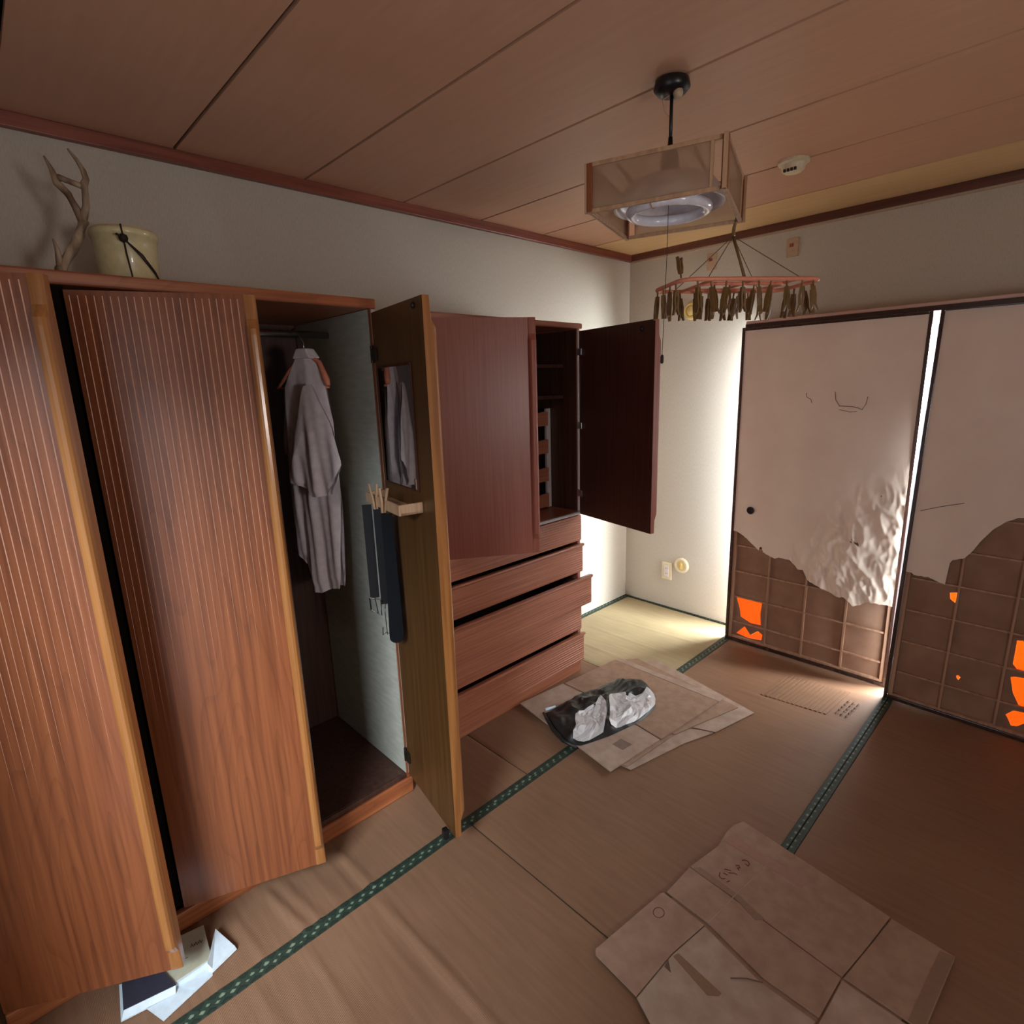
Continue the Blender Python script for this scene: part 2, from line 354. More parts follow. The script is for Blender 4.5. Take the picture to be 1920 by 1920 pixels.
# ------------------------------------------------------------------ tatami mats, each with two cloth borders
BW = .024
def folds(x, y, lst):
    h = 0
    for (x0, y0, x1, y1, w, a) in lst:
        dx, dy = x1 - x0, y1 - y0; Ls = math.hypot(dx, dy)
        t = ((x - x0) * dx + (y - y0) * dy) / (Ls * Ls)
        d = ((x - x0) * dy - (y - y0) * dx) / Ls
        k = max(0, min(1, min(t, 1 - t) * 5 + .0)) if 0 < t < 1 else 0
        h += a * math.exp(-(d / w) ** 2) * k
    return h
def tatami(x0, x1, y0, y1, label, fl=(), bl=True, br=True, face='tat'):
    t = thing('tatami_mat', label, 'mat', ((x0 + x1) / 2, (y0 + y1) / 2, 0), 0, 'tatami mats on the floor')
    cx, cy = (x0 + x1) / 2, (y0 + y1) / 2
    a0 = x0 + (BW if bl else 0); a1 = x1 - (BW if br else 0)
    n = MB(); n.box(x0 - cx + .001, x1 - cx - .001, y0 - cy + .0015, y1 - cy - .0015, -.03, -.006)
    n.build('mat_core', MT['sub'], t)
    nx = int((a1 - a0) / .02); ny = int((y1 - y0) / .0125); vs = []; fs = []
    for j in range(ny + 1):
        for i in range(nx + 1):
            x = a0 + (a1 - a0) * i / nx; y = y0 + .002 + (y1 - y0 - .004) * j / ny
            e = 0 if 0 < j < ny else -.004
            vs.append((x - cx, y - cy, folds(x, y, fl) + e + .0012 * noise.noise(Vector((x * 4, y * 4, 0)))))
    for j in range(ny):
        for i in range(nx): k = j * (nx + 1) + i; fs.append((k, k + 1, k + nx + 2, k + nx + 1))
    MB().add(vs, fs).build('mat_facing', MT[face], t, smooth=True, recalc=False)
    for flag, s0 in ((bl, x0), (br, x1 - BW)):
        if flag:
            vs = []; fs = []
            for j in range(ny + 1):
                y = y0 + .001 + (y1 - y0 - .002) * j / ny
                for q, dz in ((0, -.004), (.002, .0022), (BW - .002, .0022), (BW, -.004)):
                    vs.append((s0 + q - cx, y - cy, dz + .6 * folds(s0 + q, y, fl)))
            for j in range(ny):
                for i in range(3): k = j * 4 + i; fs.append((k, k + 1, k + 5, k + 4))
            MB().add(vs, fs).build('cloth_border', MT['bord'], t, recalc=False)
    return t
XB = [.012, .893, 1.783, 2.67, RX]
FA = [(.62, -2.70, .90, -2.69, .010, .009), (.62, -2.735, .9, -2.72, .008, -.005), (.62, -2.95, .9, -2.905, .012, .010), (.62, -2.90, .9, -2.86, .010, .007),
      (.62, -3.06, .9, -3.03, .010, .005), (.62, -2.82, .88, -2.79, .008, .004), (.6, -3.17, .89, -3.15, .01, .006)]
FA1 = [(.012, -.43, .95, -.378, .006, .004), (.10, -.62, .89, -.63, .007, .004), (.10, -.845, .89, -.875, .007, .005), (.0, -1.05, .89, -1.07, .008, .003)]
FB = [(.90, -2.70, 1.75, -2.67, .010, .010), (.90, -2.735, 1.75, -2.70, .008, -.004), (.9, -2.93, 1.3, -2.93, .014, .006), (.9, -3.08, 1.3, -3.06, .012, .006)]
FB1 = [(1.15, -.722, 1.6, -.735, .004, .004), (1.1, -.79, 1.6, -.81, .004, -.003)]
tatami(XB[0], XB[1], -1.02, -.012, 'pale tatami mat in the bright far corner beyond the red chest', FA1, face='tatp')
tatami(XB[0], XB[1], -1.95, -1.02, 'brown tatami mat under the red chest and its drawers', [])
tatami(XB[0], XB[1], FY, -1.95, 'wrinkled tatami mat under and in front of the tall wardrobe', FA)
tatami(XB[1], XB[2], -2.29, 0, 'tatami mat before the torn white panel, cardboard stack on it', FB1)
tatami(XB[1], XB[2], FY, -2.29, 'folded and wrinkled tatami mat at the lower middle', FB)
tatami(XB[2], XB[3], -2.29, 0, 'plain brown tatami mat before the darker torn panel', [])
tatami(XB[2], XB[3], FY, -2.29, 'tatami mat under the near edge of the large cardboard', [])
tatami(XB[3], XB[4], FY, 0, 'tatami mat along the right wall', [])
# worn, lighter patch with frayed weave by the foot of the panel
wp = thing('worn_floor_scrap', 'pale ribbed scrap of matting at the foot of the torn white panel', 'scrap', (1.60, -.52, .002))
b = MB()
for k in range(15):
    x = -.27 + k * .02
    b.box(x, x + .012, -.20 + .004 * k, .10 + .003 * k, 0, .0022)
b.build('rush_ridges', MT['tat'], wp, rz=-.08)
b = MB()
for k in range(5):
    for j in range(3):
        b.box(.045 + j * .022, .057 + j * .022, -.10 + k * .035, -.095 + k * .035, .0022, .0032)
        b.box(.045 + j * .022, .049 + j * .022, -.10 + k * .035, -.078 + k * .035, .0022, .0032)
b.build('printed_marks', MT['scratch'], wp, rz=-.08)

# ------------------------------------------------------------------ doors shared by wardrobe and chest
def pull_moulding(W, zb, zt, s, mat, parent, w=.03, p=.024):
    rings = []
    for z, k in ((zb, .12), (zb + .012, .18), (zb + .06, .30), (zb + .085, .95), (zb + .10, 1), (zt - .10, 1), (zt - .085, .95), (zt - .06, .30), (zt - .012, .18), (zt, .12)):
        q = p * k; x0 = W - w
        prof = [(x0, 0), (x0 + .001, q * .5), (x0 + .004, q * .8), (x0 + .009, q * .97), (x0 + .015, q), (W - .008, q * .93), (W - .003, q * .72), (W, q * .4), (W, -.020)]
        rings.append([(x, s * (.020 + y), z) for x, y in prof])
    return MB().loft(rings).build('edge_pull', mat, parent, smooth=False, bevel=.002)
def door(root, name, hinge, d, W, zb, zt, side, m_front, m_back, m_pull, rib=None, hinges=()):
    """side=-1: hinged on its left, front towards local -Y; side=+1: hinged right"""
    d = Vector(d).normalized(); ang = math.atan2(d.y, d.x)
    b = MB(); b.box(0, W - .004, *sorted((0.004 * side, .020 * side)), zb, zt, 0); b.box(0, W - .004, *sorted((0, .004 * side)), zb, zt, 1)
    o = b.build(name, [m_front, m_back], root, (hinge[0], hinge[1], 0), ang)
    pull_moulding(W, zb, zt, side, m_pull, o)
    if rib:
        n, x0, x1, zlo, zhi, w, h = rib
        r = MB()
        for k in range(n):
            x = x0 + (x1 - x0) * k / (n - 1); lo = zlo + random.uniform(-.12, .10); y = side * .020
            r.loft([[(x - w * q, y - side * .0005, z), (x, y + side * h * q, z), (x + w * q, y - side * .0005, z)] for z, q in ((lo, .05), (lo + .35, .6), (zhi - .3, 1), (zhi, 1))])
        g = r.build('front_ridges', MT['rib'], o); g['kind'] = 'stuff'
    for hz in hinges:
        hb = MB(); hb.box(.0, .035, *sorted((-.001 * side, -.012 * side)), hz - .022, hz + .022); hb.tube([(-.003, -.006 * side, hz - .03), (-.003, -.006 * side, hz + .03)], .006)
        hb.build('hinge', MT['brass'], o, bevel=.001)
    return o

# ------------------------------------------------------------------ wardrobe
WD, WH, WL, WR, WM = .607, 1.878, -3.572, -2.338, -3.160
wd = thing('wardrobe', 'tall brown oak wardrobe with three ribbed doors standing open, against the left wall', 'wardrobe', (0, 0, 0))
T = .022
b = MB(); b.box(.012, WD - .004, WL, WL + T, .07, WH - .03); b.build('side_panel', MT['oak'], wd)
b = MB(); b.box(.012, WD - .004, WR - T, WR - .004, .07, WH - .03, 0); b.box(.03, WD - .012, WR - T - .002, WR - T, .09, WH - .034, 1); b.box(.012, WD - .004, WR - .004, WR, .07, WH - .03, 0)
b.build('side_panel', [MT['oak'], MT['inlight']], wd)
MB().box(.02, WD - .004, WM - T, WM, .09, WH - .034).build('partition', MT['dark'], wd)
MB().box(.008, .016, WL, WR, .07, WH - .03).build('back_panel', MT['indark'], wd)  # shade of the unlit wardrobe back is put into this dark colour
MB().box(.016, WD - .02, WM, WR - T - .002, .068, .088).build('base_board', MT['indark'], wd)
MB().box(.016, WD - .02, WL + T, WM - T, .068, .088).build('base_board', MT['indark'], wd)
MB().box(.008, WD, WL - .002, WR + .004, WH - .032, WH).build('top_board', MT['oakh'], wd, bevel=.005)
MB().box(WD - .022, WD, WL, WR, 0.0, .066).build('plinth', MT['oakh'], wd, bevel=.006)
MB().box(WD - .03, WD - .012, WM, WR - T, .066, .086).build('sill_strip', MT['indark'], wd, bevel=.002)
MB().box(WD - .006, WD + .001, WR - .016, WR - .003, .09, WH - .034).build('lit_edge_strip', MT['band'], wd)  # pale strip paints the light on the side panel's front edge
MB().tube([(.30, WM, 1.786), (.30, WR - T, 1.786)], .0125, 14).build('hanging_rod', MT['steel'], wd, smooth=True)
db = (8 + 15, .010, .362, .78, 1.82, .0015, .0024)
hz = (.36, .95, 1.62)
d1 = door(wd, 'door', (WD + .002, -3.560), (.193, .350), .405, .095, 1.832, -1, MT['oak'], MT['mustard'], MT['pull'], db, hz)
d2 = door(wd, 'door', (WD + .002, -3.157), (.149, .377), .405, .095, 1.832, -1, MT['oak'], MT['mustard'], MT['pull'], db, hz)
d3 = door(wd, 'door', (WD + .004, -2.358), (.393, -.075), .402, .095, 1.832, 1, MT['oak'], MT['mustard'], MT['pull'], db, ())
for z in (.18, .72, 1.70):
    hb = MB(); hb.box(.0, .035, -.010, -.001, z - .02, z + .02); hb.tube([(-.004, -.006, z - .028), (-.004, -.006, z + .028)], .006)
    hb.build('hinge', MT['brass'], d3, bevel=.001)
# on the back of the right door: mirror, ledge, magnet catch, rubber stop
m = MB(); m.box(.035, .305, -.006, -.0005, 1.275, 1.660); m.build('mirror_backing', MT['maroon'], d3, bevel=.001)
m = MB(); m.box(.042, .298, -.0075, -.006, 1.282, 1.653); m.build('mirror', MT['mirror'], d3)
m = MB(); m.box(.02, .318, -.075, -.0005, 1.212, 1.222); m.box(.02, .318, -.079, -.071, 1.212, 1.246); m.box(.02, .028, -.075, 0, 1.212, 1.246); m.box(.310, .318, -.075, 0, 1.212, 1.246)
m.build('ledge', MT['ltwood'], d3, bevel=.002)
m = MB(); m.lathe([(.009, 0), (.010, .004), (.006, .008)], (.345, 0, 1.812), 14, axis='y'); m.build('door_catch', MT['blackp'], d3)
m = MB(); m.box(.330, .356, -.02, 0, .058, .094); m.build('door_stop', MT['blackp'], d3, bevel=.004)
# two wooden pegs clipped on the ledge
def wpeg(u, tilt, label):
    c = d3.matrix_basis @ Vector((u, -.085, 1.205))
    t = thing('clothes_peg', label, 'peg', c, d3.rotation_euler.z)
    for s in (-1, 1):
        g = MB(); g.loft([[(-.005, -.003 + s * .004, 0), (.005, -.003 + s * .004, 0), (.005, .003 + s * .004, 0), (-.005, .003 + s * .004, 0)],
                          [(-.005 + tilt, -.003 + s * .006, .035), (.005 + tilt, -.003 + s * .006, .035), (.005 + tilt, .003 + s * .006, .035), (-.005 + tilt, .003 + s * .006, .035)],
                          [(-.005 + tilt * 2 + s * .012, -.003 + s * .009, .082), (.005 + tilt * 2 + s * .012, -.003 + s * .009, .082), (.005 + tilt * 2 + s * .012, .003 + s * .009, .082), (-.005 + tilt * 2 + s * .012, .003 + s * .009, .082)]])
        g.build('peg_arm', MT['ltwood'], t, bevel=.0008)
    MB().torus(.0055, .001, (tilt, 0, .036), 14, 5).build('spring', MT['steel'], t)
wpeg(.13, -.006, 'wooden clothes peg on the wardrobe door ledge, nearer the hinge')
wpeg(.20, .008, 'wooden clothes peg on the wardrobe door ledge, nearer the mirror edge')
# belt and shoe-horn like strap hanging from hooks on the door back
def on_d3(u, y, z): return d3.matrix_basis @ Vector((u, y, z))
R3 = math.radians(55)
bl = thing('leather_belt', 'black leather belt with metal buckle hanging inside the open wardrobe door', 'belt', on_d3(.02, -.06, 1.20), R3)
g = MB(); g.loft([[(-.034, -.004, z), (-.002, -.004, z), (-.002, 0, z), (-.034, 0, z)] for z in (-.0, -.15, -.34)]); g.build('strap', MT['blk'], bl, bevel=.001)
g = MB(); g.loft([[(.002, .002, z), (.030, .002, z), (.030, .006, z), (.002, .006, z)] for z in (0.0, -.2, -.37)]); g.build('strap', MT['blk'], bl, bevel=.001)
g = MB(); g.tube([(-.036, -.002, -.34), (-.034, -.004, -.385), (.0, -.004, -.41), (.002, -.002, -.35), (-.036, -.002, -.34)], .0035, 6); g.tube([(-.018, -.004, -.34), (-.01, -.008, -.40)], .002, 6)
g.build('buckle', MT['steel'], bl)
g = MB(); g.tube([(0, .0, .0), (0, .002, .02), (0, .03, .028), (0, .055, .02)], .003, 6); g.build('hook', MT['brass'], bl)
st = thing('long_dark_strap', 'long flat dark strap with rounded end hanging beside the belt', 'strap', on_d3(.115, -.045, 1.18), R3)
pf = [(-.018, 0), (.018, 0)] + [(.023, -.25), (.026, -.43)] + [(.024 * math.cos(a), -.445 - .02 * math.sin(a)) for a in [PI * k / 8 for k in range(0, 9)]] + [(-.024, -.43), (-.019, -.25)]
g = MB(); g.prism(pf, -.004, .004, lambda a, b_, c: (a, c, b_)); g.build('strap', MT['navy'], st, bevel=.001)
g = MB(); g.tube([(0, .0, .0), (0, .002, .015), (0, .03, .02), (0, .043, .015)], .003, 6); g.build('hook', MT['brass'], st)
ky = thing('small_metal_hanger', 'thin metal hook piece dangling below the belt buckle', 'hook', on_d3(.03, -.05, .80), R3)
g = MB(); g.tube([(0, 0, .0), (.002, 0, -.085)], .0018, 6); g.tube([(-.012, 0, -.055), (-.014, 0, -.085), (0, 0, -.075), (.012, 0, -.085), (.012, 0, -.06)], .0022, 6)
g.tube([(0, 0, 0), (0, .004, .012), (0, .046, .016)], .0018, 6)
g.build('wire', MT['steel'], ky)

# white shirt on a pink hanger
SH = thing('shirt', 'white short-sleeved shirt hanging inside the open wardrobe', 'shirt', (.36, -2.46, 0), math.radians(25))
def cloth(name, top, bot, yc, bulge, k, amp, ph):
    """closed two-sided piece of cloth between a top and a bottom outline, with vertical folds"""
    n, m = 40, 36; b = MB(); x0, x1 = top[0][0], top[-1][0]
    for side in (-1, 1):
        vs = []; fs = []
        for i in range(n + 1):
            x = x0 + (x1 - x0) * i / n; u = 2 * i / n - 1; zt, zb = torn(top, x), torn(bot, x)
            for j in range(m + 1):
                t = j / m; z = zt + (zb - zt) * t
                bl = bulge * math.sqrt(max(0, 1 - u * u)) * min(1, .25 + t * 2.2) * (1 if t < .97 else .8)
                f = amp * (math.sin(k * x + ph + 2.2 * t) + .5 * math.sin(k * 2.3 * x + ph * 2 - 3 * t)) * t * (1 - abs(u) ** 4)
                f += .004 * noise.noise(Vector((x * 22, z * 12, ph)))* (1 - abs(u) ** 4)
                vs.append((x, yc + side * bl + f, z))
        for i in range(n):
            for j in range(m): q = i * (m + 1) + j; fs.append((q, q + 1, q + m + 2, q + m + 1))
        b.add(vs, fs)
    return b.build(name, MT['shirt'], SH, smooth=True)
cloth('shirt_body', [(-.162, 1.36), (-.135, 1.60), (-.06, 1.712), (-.023, 1.735), (.01, 1.705), (.045, 1.63), (.065, 1.48)],
      [(-.162, .975), (-.108, .93), (-.101, .832), (-.05, .824), (.0, .846), (.040, .85), (.050, 1.02), (.065, 1.20)], 0, .030, 70, .011, .6)
cloth('sleeve', [(-.114, 1.29), (-.05, 1.47), (-.004, 1.605), (.03, 1.612), (.098, 1.47), (.124, 1.345)],
      [(-.114, 1.262), (-.06, 1.252), (-.045, 1.24), (.0, 1.214), (.055, 1.218), (.105, 1.29), (.124, 1.33)], -.055, .016, 62, .010, 2.2)
cloth('sleeve', [(-.200, 1.40), (-.17, 1.54), (-.12, 1.66), (-.09, 1.62)], [(-.200, 1.355), (-.14, 1.36), (-.09, 1.365)], .03, .012, 60, .006, .3)
cl = MB(); cl.loft([[(-.065, -.03, 1.70), (.015, -.03, 1.70), (.015, .03, 1.70), (-.065, .03, 1.70)], [(-.05, -.022, 1.735), (-.005, -.022, 1.735), (-.005, .022, 1.735), (-.05, .022, 1.735)]], True)
cl.build('collar', MT['shirt'], SH, bevel=.006)
HG = thing('coat_hanger', 'pink plastic coat hanger holding the white shirt', 'hanger', (.36, -2.46, 0), math.radians(25))
g = MB(); g.tube([(-.17, .0, 1.60), (-.10, 0, 1.665), (-.03, 0, 1.715), (.03, 0, 1.685), (.062, -.01, 1.625), (.068, -.012, 1.605)], [.006, .008, .008, .009, .012, .008], 8)
g.tube([(-.17, 0, 1.60), (.062, 0, 1.60)], .005, 6); g.build('shoulder_bar', MT['pinkp'], HG, smooth=True)
g = MB(); g.tube([(-.03, 0, 1.715), (-.03, 0, 1.755), (-.046, -.004, 1.785), (-.062, -.006, 1.805), (-.078, -.004, 1.795), (-.082, 0, 1.775)], .0025, 6); g.build('hook', MT['steel'], HG, smooth=True)

# ------------------------------------------------------------------ chest with cupboard above drawers
CD, CH, CL, CR = .481, 1.872, -2.196, -1.116
ch = thing('chest', 'reddish wooden chest with two open cupboard doors over ribbed drawers', 'chest', (0, 0, 0))
MB().box(.012, CD - .004, CL, CL + T, .0, CH - .026).build('side_panel', MT['red'], ch)
b = MB(); b.box(.012, CD - .004, CR - T - .004, CR - .006, .0, CH - .026, 0); b.box(.02, CD - .006, CR - T - .006, CR - T - .004, .93, CH - .03, 1)
b.build('side_panel', [MT['red'], MT['indark']], ch)
MB().box(.008, .016, CL, CR - .006, 0, CH - .026).build('back_panel', MT['indark'], ch)
MB().box(.008, CD + .004, CL - .002, CR + .010, CH - .026, CH).build('top_board', MT['redh'], ch, bevel=.005)
MB().box(.016, CD - .006, CL + T, CR - T - .006, .905, .925).build('cupboard_floor', MT['redh'], ch, bevel=.002)
MB().box(.016, CD - .01, -1.665, -1.648, .925, CH - .026).build('divider', MT['indark'], ch)
MB().box(CD - .022, CD - .002, CL + .002, CR - .008, 0, .062).build('plinth', MT['redh'], ch, bevel=.004)
MB().box(CD - .008, CD + .001, CR - .022, CR - .006, .93, CH - .03).build('lit_edge_strip', MT['band'], ch)  # pale strip added as the lit front edge of the chest side
MB().box(CD - .020, CD + .006, CL + .01, CR - .006, .908, .924).build('front_rail', MT['band'], ch, bevel=.004)
for z in (1.672, 1.520): MB().box(.03, CD - .09, -1.646, CR - T - .008, z - .009, z + .009).build('shelf', MT['indark'], ch, bevel=.002)
# sliding trays with scooped fronts
for k, z in enumerate((1.40, 1.255, 1.105, .965)):
    n = 14; yA, yB = -1.640, -1.180; pts = [(yA, z - .028), (yB, z - .028)]
    for i in range(n + 1):
        t = i / n; y = yB + (yA - yB) * t
        sc = .030 * math.sin(PI * min(1, max(0, (t - .12) / .76))) if .12 < t < .88 else 0
        pts.append((y, z + .045 - sc))
    g = MB(); g.prism(pts, .30, .312, lambda a, b_, c: (c, a, b_)); g.box(.03, .30, yA, yB, z - .028, z - .020)
    g.build('tray', MT['redh'], ch)
MB().box(.285, .298, -1.178, -1.146, .93, 1.46).build('tray_light_strip', MT['band'], ch)  # pale strip added in place of the sunlit streak at the trays
door(ch, 'door', (CD + .002, -2.184), (.281, .435), .522, .905, 1.835, -1, MT['red'], MT['maroon'], MT['red'], None, (1.05, 1.70))
dR = door(ch, 'door', (CD + .004, -1.132), (.504, -.120), .520, .912, 1.835, 1, MT['red'], MT['maroon'], MT['red'], None, ())
for z in (1.025, 1.375, 1.735):
    hb = MB(); hb.box(.0, .03, -.010, -.001, z - .016, z + .016); hb.tube([(-.004, -.006, z - .02), (-.004, -.006, z + .02)], .005); hb.build('hinge', MT['steel'], dR, bevel=.001)
g = MB(); g.lathe([(.011, 0), (.011, .004), (.006, .009)], (.44, 0, 1.805), 14, axis='y'); g.build('door_catch', MT['blackp'], dR)
def drawer(z0, z1, pull, lip=True, ribs=7):
    x = CD + pull; yA, yB = CL + .004, CR + (.004 if pull > .01 else 0)
    b = MB(); b.box(x - .018, x, yA, yB, z0, z1)
    o = b.build('drawer', MT['redh'], ch, bevel=.002)
    b = MB(); b.box(.06 + pull, x - .018, yA + .03, yB - .035, z0 + .01, z0 + .018); b.box(.06 + pull, x - .018, yA + .03, yA + .042, z0 + .01, z1 - .03); b.box(.06 + pull, x - .018, yB - .047, yB - .035, z0 + .01, z1 - .03); b.box(.06 + pull, .072 + pull, yA + .03, yB - .035, z0 + .01, z1 - .03)
    b.build('drawer_box', MT['indark'], o)
    if lip:
        b = MB(); b.loft([[(x - .018, y, z1 - .004), (x + .004, y, z1 - .010), (x + .012, y, z1 - .002), (x + .011, y, z1 + .006), (x + .004, y, z1 + .008), (x - .018, y, z1 + .004)] for y in (yA, yB)])
        b.build('lip_pull', MT['redh'], o, bevel=.001)
    r = MB(); n = max(4, int((z1 - z0) / .0135))
    for k in range(n):
        z = z0 + .012 + k * (z1 - z0 - .026) / (n - 1); ln = random.uniform(.45, .62)
        r.loft([[(x - .0005, y, z - .0035 * q), (x + .0022 * q, y, z), (x - .0005, y, z + .0035 * q)] for y, q in ((yB - ln, .05), (yB - ln * .5, .5), (yB - .002, 1))])
    g = r.build('front_ridges', MT['redh'], o); g['kind'] = 'stuff'
drawer(.764, .902, .0, False)
drawer(.592, .742, .010)
drawer(.425, .578, .066)
drawer(.252, .412, .0, False)
drawer(.068, .228, .014)

# ------------------------------------------------------------------ things on the wardrobe
an = thing('deer_antler', 'branched deer antler standing on top of the wardrobe', 'antler', (0, 0, 0))
X = .33
b = MB()
b.tube([(X + .02, -3.125, 1.890), (X, -3.123, 1.925), (X, -3.09, 1.977), (X, -3.066, 2.021), (X, -3.052, 2.053), (X - .01, -3.060, 2.085), (X - .02, -3.072, 2.125), (X - .03, -3.090, 2.150), (X - .035, -3.096, 2.184), (X - .04, -3.106, 2.215)], [.016, .014, .013, .012, .013, .010, .009, .010, .006, .002], 10)
b.tube([(X, -3.056, 2.050), (X + .005, -3.040, 2.095), (X + .005, -3.037, 2.131), (X, -3.036, 2.150), (X, -3.029, 2.165), (X, -3.032, 2.185), (X, -3.043, 2.210), (X, -3.058, 2.232)], [.010, .009, .008, .009, .008, .007, .005, .002], 10)
b.tube([(X, -3.038, 2.144), (X - .015, -3.062, 2.155), (X - .03, -3.086, 2.166)], [.008, .007, .008], 8)
b.tube([(X, -3.122, 1.925), (X + .01, -3.123, 1.975), (X + .012, -3.128, 2.000)], [.010, .006, .002], 8)
b.lathe([(.018, 0), (.024, .008), (.022, .018), (.014, .022)], (X + .02, -3.125, 1.8785), 14)
b.build('antler_branches', MT['antler'], an, smooth=True)
bk = thing('plastic_tub', 'cream plastic tub tied with dark string on top of the wardrobe', 'tub', (.29, -2.955, 1.8785))
b = MB(); b.lathe([(.070, 0), (.074, .003), (.078, .12), (.080, .150), (.084, .152), (.085, .166), (.082, .172), (.078, .172)], n=40); b.build('tub_body', MT['bucket'], bk, smooth=True)
b = MB(); b.lathe([(.079, .166), (.076, .176), (.05, .180), (.02, .181)], n=40); b.build('tub_lid', MT['bucket'], bk, smooth=True)
b = MB()
def cyl(a, z, r=.0815): a = math.radians(a); return (r * math.cos(a), r * math.sin(a), z)
b.tube([cyl(-16, .178, .060), cyl(-14, .174, .087), cyl(-13, .14, .083), cyl(-12, .10), cyl(-9, .05, .076), cyl(-6, .004, .071)], .0022, 6)
b.tube([cyl(-13, .138, .084), cyl(15, .10, .083), cyl(40, .060, .080), cyl(60, .03, .078)], .0022, 6)
b.tube([cyl(-13, .138, .084), cyl(12, .096, .083), cyl(40, .054, .080), cyl(58, .026, .080)], .0018, 6)
b.build('tie_string', MT['cord'], bk)
b = MB(); b.lathe([(.002, -.012), (.010, -.007), (.012, 0), (.010, .007), (.002, .012)], cyl(-13, .138, .090), 12); b.tube([cyl(-13, .138, .092), cyl(-22, .146, .10)], .003, 6); b.build('knot', MT['cord'], bk, smooth=True)
sb = thing('small_block', 'small dark flat block lying on the wardrobe top near its right end', 'block', (.30, -2.46, 1.8785))
MB().box(-.02, .02, -.03, .03, 0, .018).build('block_body', MT['trimd'], sb, bevel=.003)

# ------------------------------------------------------------------ pendant lamp
LC = (1.370, -1.803)
lp = thing('pendant_lamp', 'square wooden Japanese pendant lamp with frosted panels and ring tube', 'lamp', (LC[0], LC[1], 2.045), math.radians(18.5))
b = MB(); b.lathe([(.030, 0), (.046, -.006), (.050, -.024), (.040, -.036), (.018, -.042)], (0, 0, .355), 24); b.build('ceiling_rose', MT['blackp'], lp, smooth=True)
b = MB(); b.lathe([(.012, 0), (.014, -.012), (.010, -.022)], (.02, -.012, .322), 12); b.tube([(.018, -.01, .320), (-.025, .0, .31), (-.02, .005, .28), (-.005, 0, .262)], .002, 6); b.build('plug', MT['tan'], lp, smooth=True)
b = MB(); b.tube([(0, 0, .32), (0, 0, .20)], .005, 8); b.lathe([(.006, .085), (.008, .06), (.020, .05), (.026, .03), (.026, 0)], (0, 0, .125), 16); b.build('suspension_cord', MT['blackp'], lp, smooth=True)
hs = .176; Hh = .125
for sx in (-1, 1):
    for sy in (-1, 1):
        b = MB(); b.box(sx * hs - .008, sx * hs + .008, sy * (hs) - .008, sy * hs + .008, .001, Hh - .001); b.build('corner_post', MT['oak'], lp, bevel=.002)  # posts coloured dark to stand in for the shadowed gap at the corners
for k in range(4):
    a = k * PI / 2; ov = .014
    rot = Matrix.Rotation(a, 4, 'Z')
    def rb(*bx):
        g = MB(); g.box(*bx); g.v = [tuple(rot @ Vector(v)) for v in g.v]; return g
    yy = -hs
    rb(-hs - ov, hs - .034, yy - .003, yy + .001, .006, Hh - .006).build('frosted_panel', MT['lampp'], lp)
    for z in (0, Hh - .010):
        rb(-hs - ov, hs - .009, yy - .006, yy + .004, z, z + .010).build('panel_rail', MT['ltwood'], lp, bevel=.001)
    rb(hs - .036, hs - .028, yy - .006, yy + .004, .010, Hh - .010).build('panel_rail', MT['ltwood'], lp, bevel=.001)
    rb(-hs - ov - .001, -hs - ov + .007, yy - .0065, yy + .0045, 0, Hh).build('panel_rail', MT['ltwood'], lp, bevel=.001)
b = MB(); b.lathe([(.020, .112), (.06, .108), (.125, .088), (.150, .056), (.156, .030), (.152, .028), (.145, .052), (.12, .080), (.06, .098), (.02, .102)], n=40); b.build('reflector', MT['white'], lp, smooth=True)
MB().torus(.108, .0145, (0, 0, .020), 48, 14).build('ring_tube', MT['tube'], lp, smooth=True)
b = MB(); b.torus(.0165, .0012, (0, 0, 0), 20, 6); q = math.radians(-100); b.v = [((.108 + v[0]) * math.cos(q) - v[2] * math.sin(q), (.108 + v[0]) * math.sin(q) + v[2] * math.cos(q), .020 + v[1]) for v in b.v]; b.build('tube_clip', MT['ltwood'], lp)
b = MB(); b.tube([(0, 0, .10), (.0, -.004, -.10), (-.006, -.004, -.385)], .0009, 5); b.lathe([(.003, 0), (.005, -.006), (.005, -.022), (.003, -.026)], (-.006, -.004, -.383), 10); b.build('pull_cord', MT['cord'], lp)
for sx in (-1, 1): MB().box(sx * .10 - .004, sx * .10 + .004, -hs + .005, hs - .005, .104, .112).build('cross_bar', MT['ltwood'], lp)

# ------------------------------------------------------------------ laundry hanger with pegs, hooked on the lamp
HA = math.radians(55)
lh = thing('laundry_hanger', 'coral pink plastic laundry hanger full of pegs, hooked on the pendant lamp', 'laundry hanger', (1.478, -1.584, 1.866), HA)
hl, hw_, cr = .222, .112, .045
def rrect(l, w, r, z=0, n=5):
    P = []
    for cx, cy, a0 in ((l - r, w - r, 0), (-l + r, w - r, PI / 2), (-l + r, -w + r, PI), (l - r, -w + r, 1.5 * PI)):
        for k in range(n + 1): a = a0 + PI / 2 * k / n; P.append((cx + r * math.cos(a), cy + r * math.sin(a), z))
    return P + [P[0]]
MB().tube(rrect(hl, hw_, cr), .0062, 8, cap=False).build('outer_frame', MT['pinkp'], lh, smooth=True)
MB().tube(rrect(hl * .60, hw_ * .52, .025, -.004), .0050, 8, cap=False).build('inner_frame', MT['pinkp'], lh, smooth=True)
for x in (-.13, .0, .13):
    MB().tube([(x, -hw_, -.002), (x, hw_, -.002)], .0045, 6).build('cross_bar', MT['pinkp'], lh)
hook = Vector((1.462, -1.580, 2.045)) - Vector((1.478, -1.584, 1.866)); hook = Matrix.Rotation(-HA, 3, 'Z') @ hook
J = Vector((hook.x, hook.y, .145))
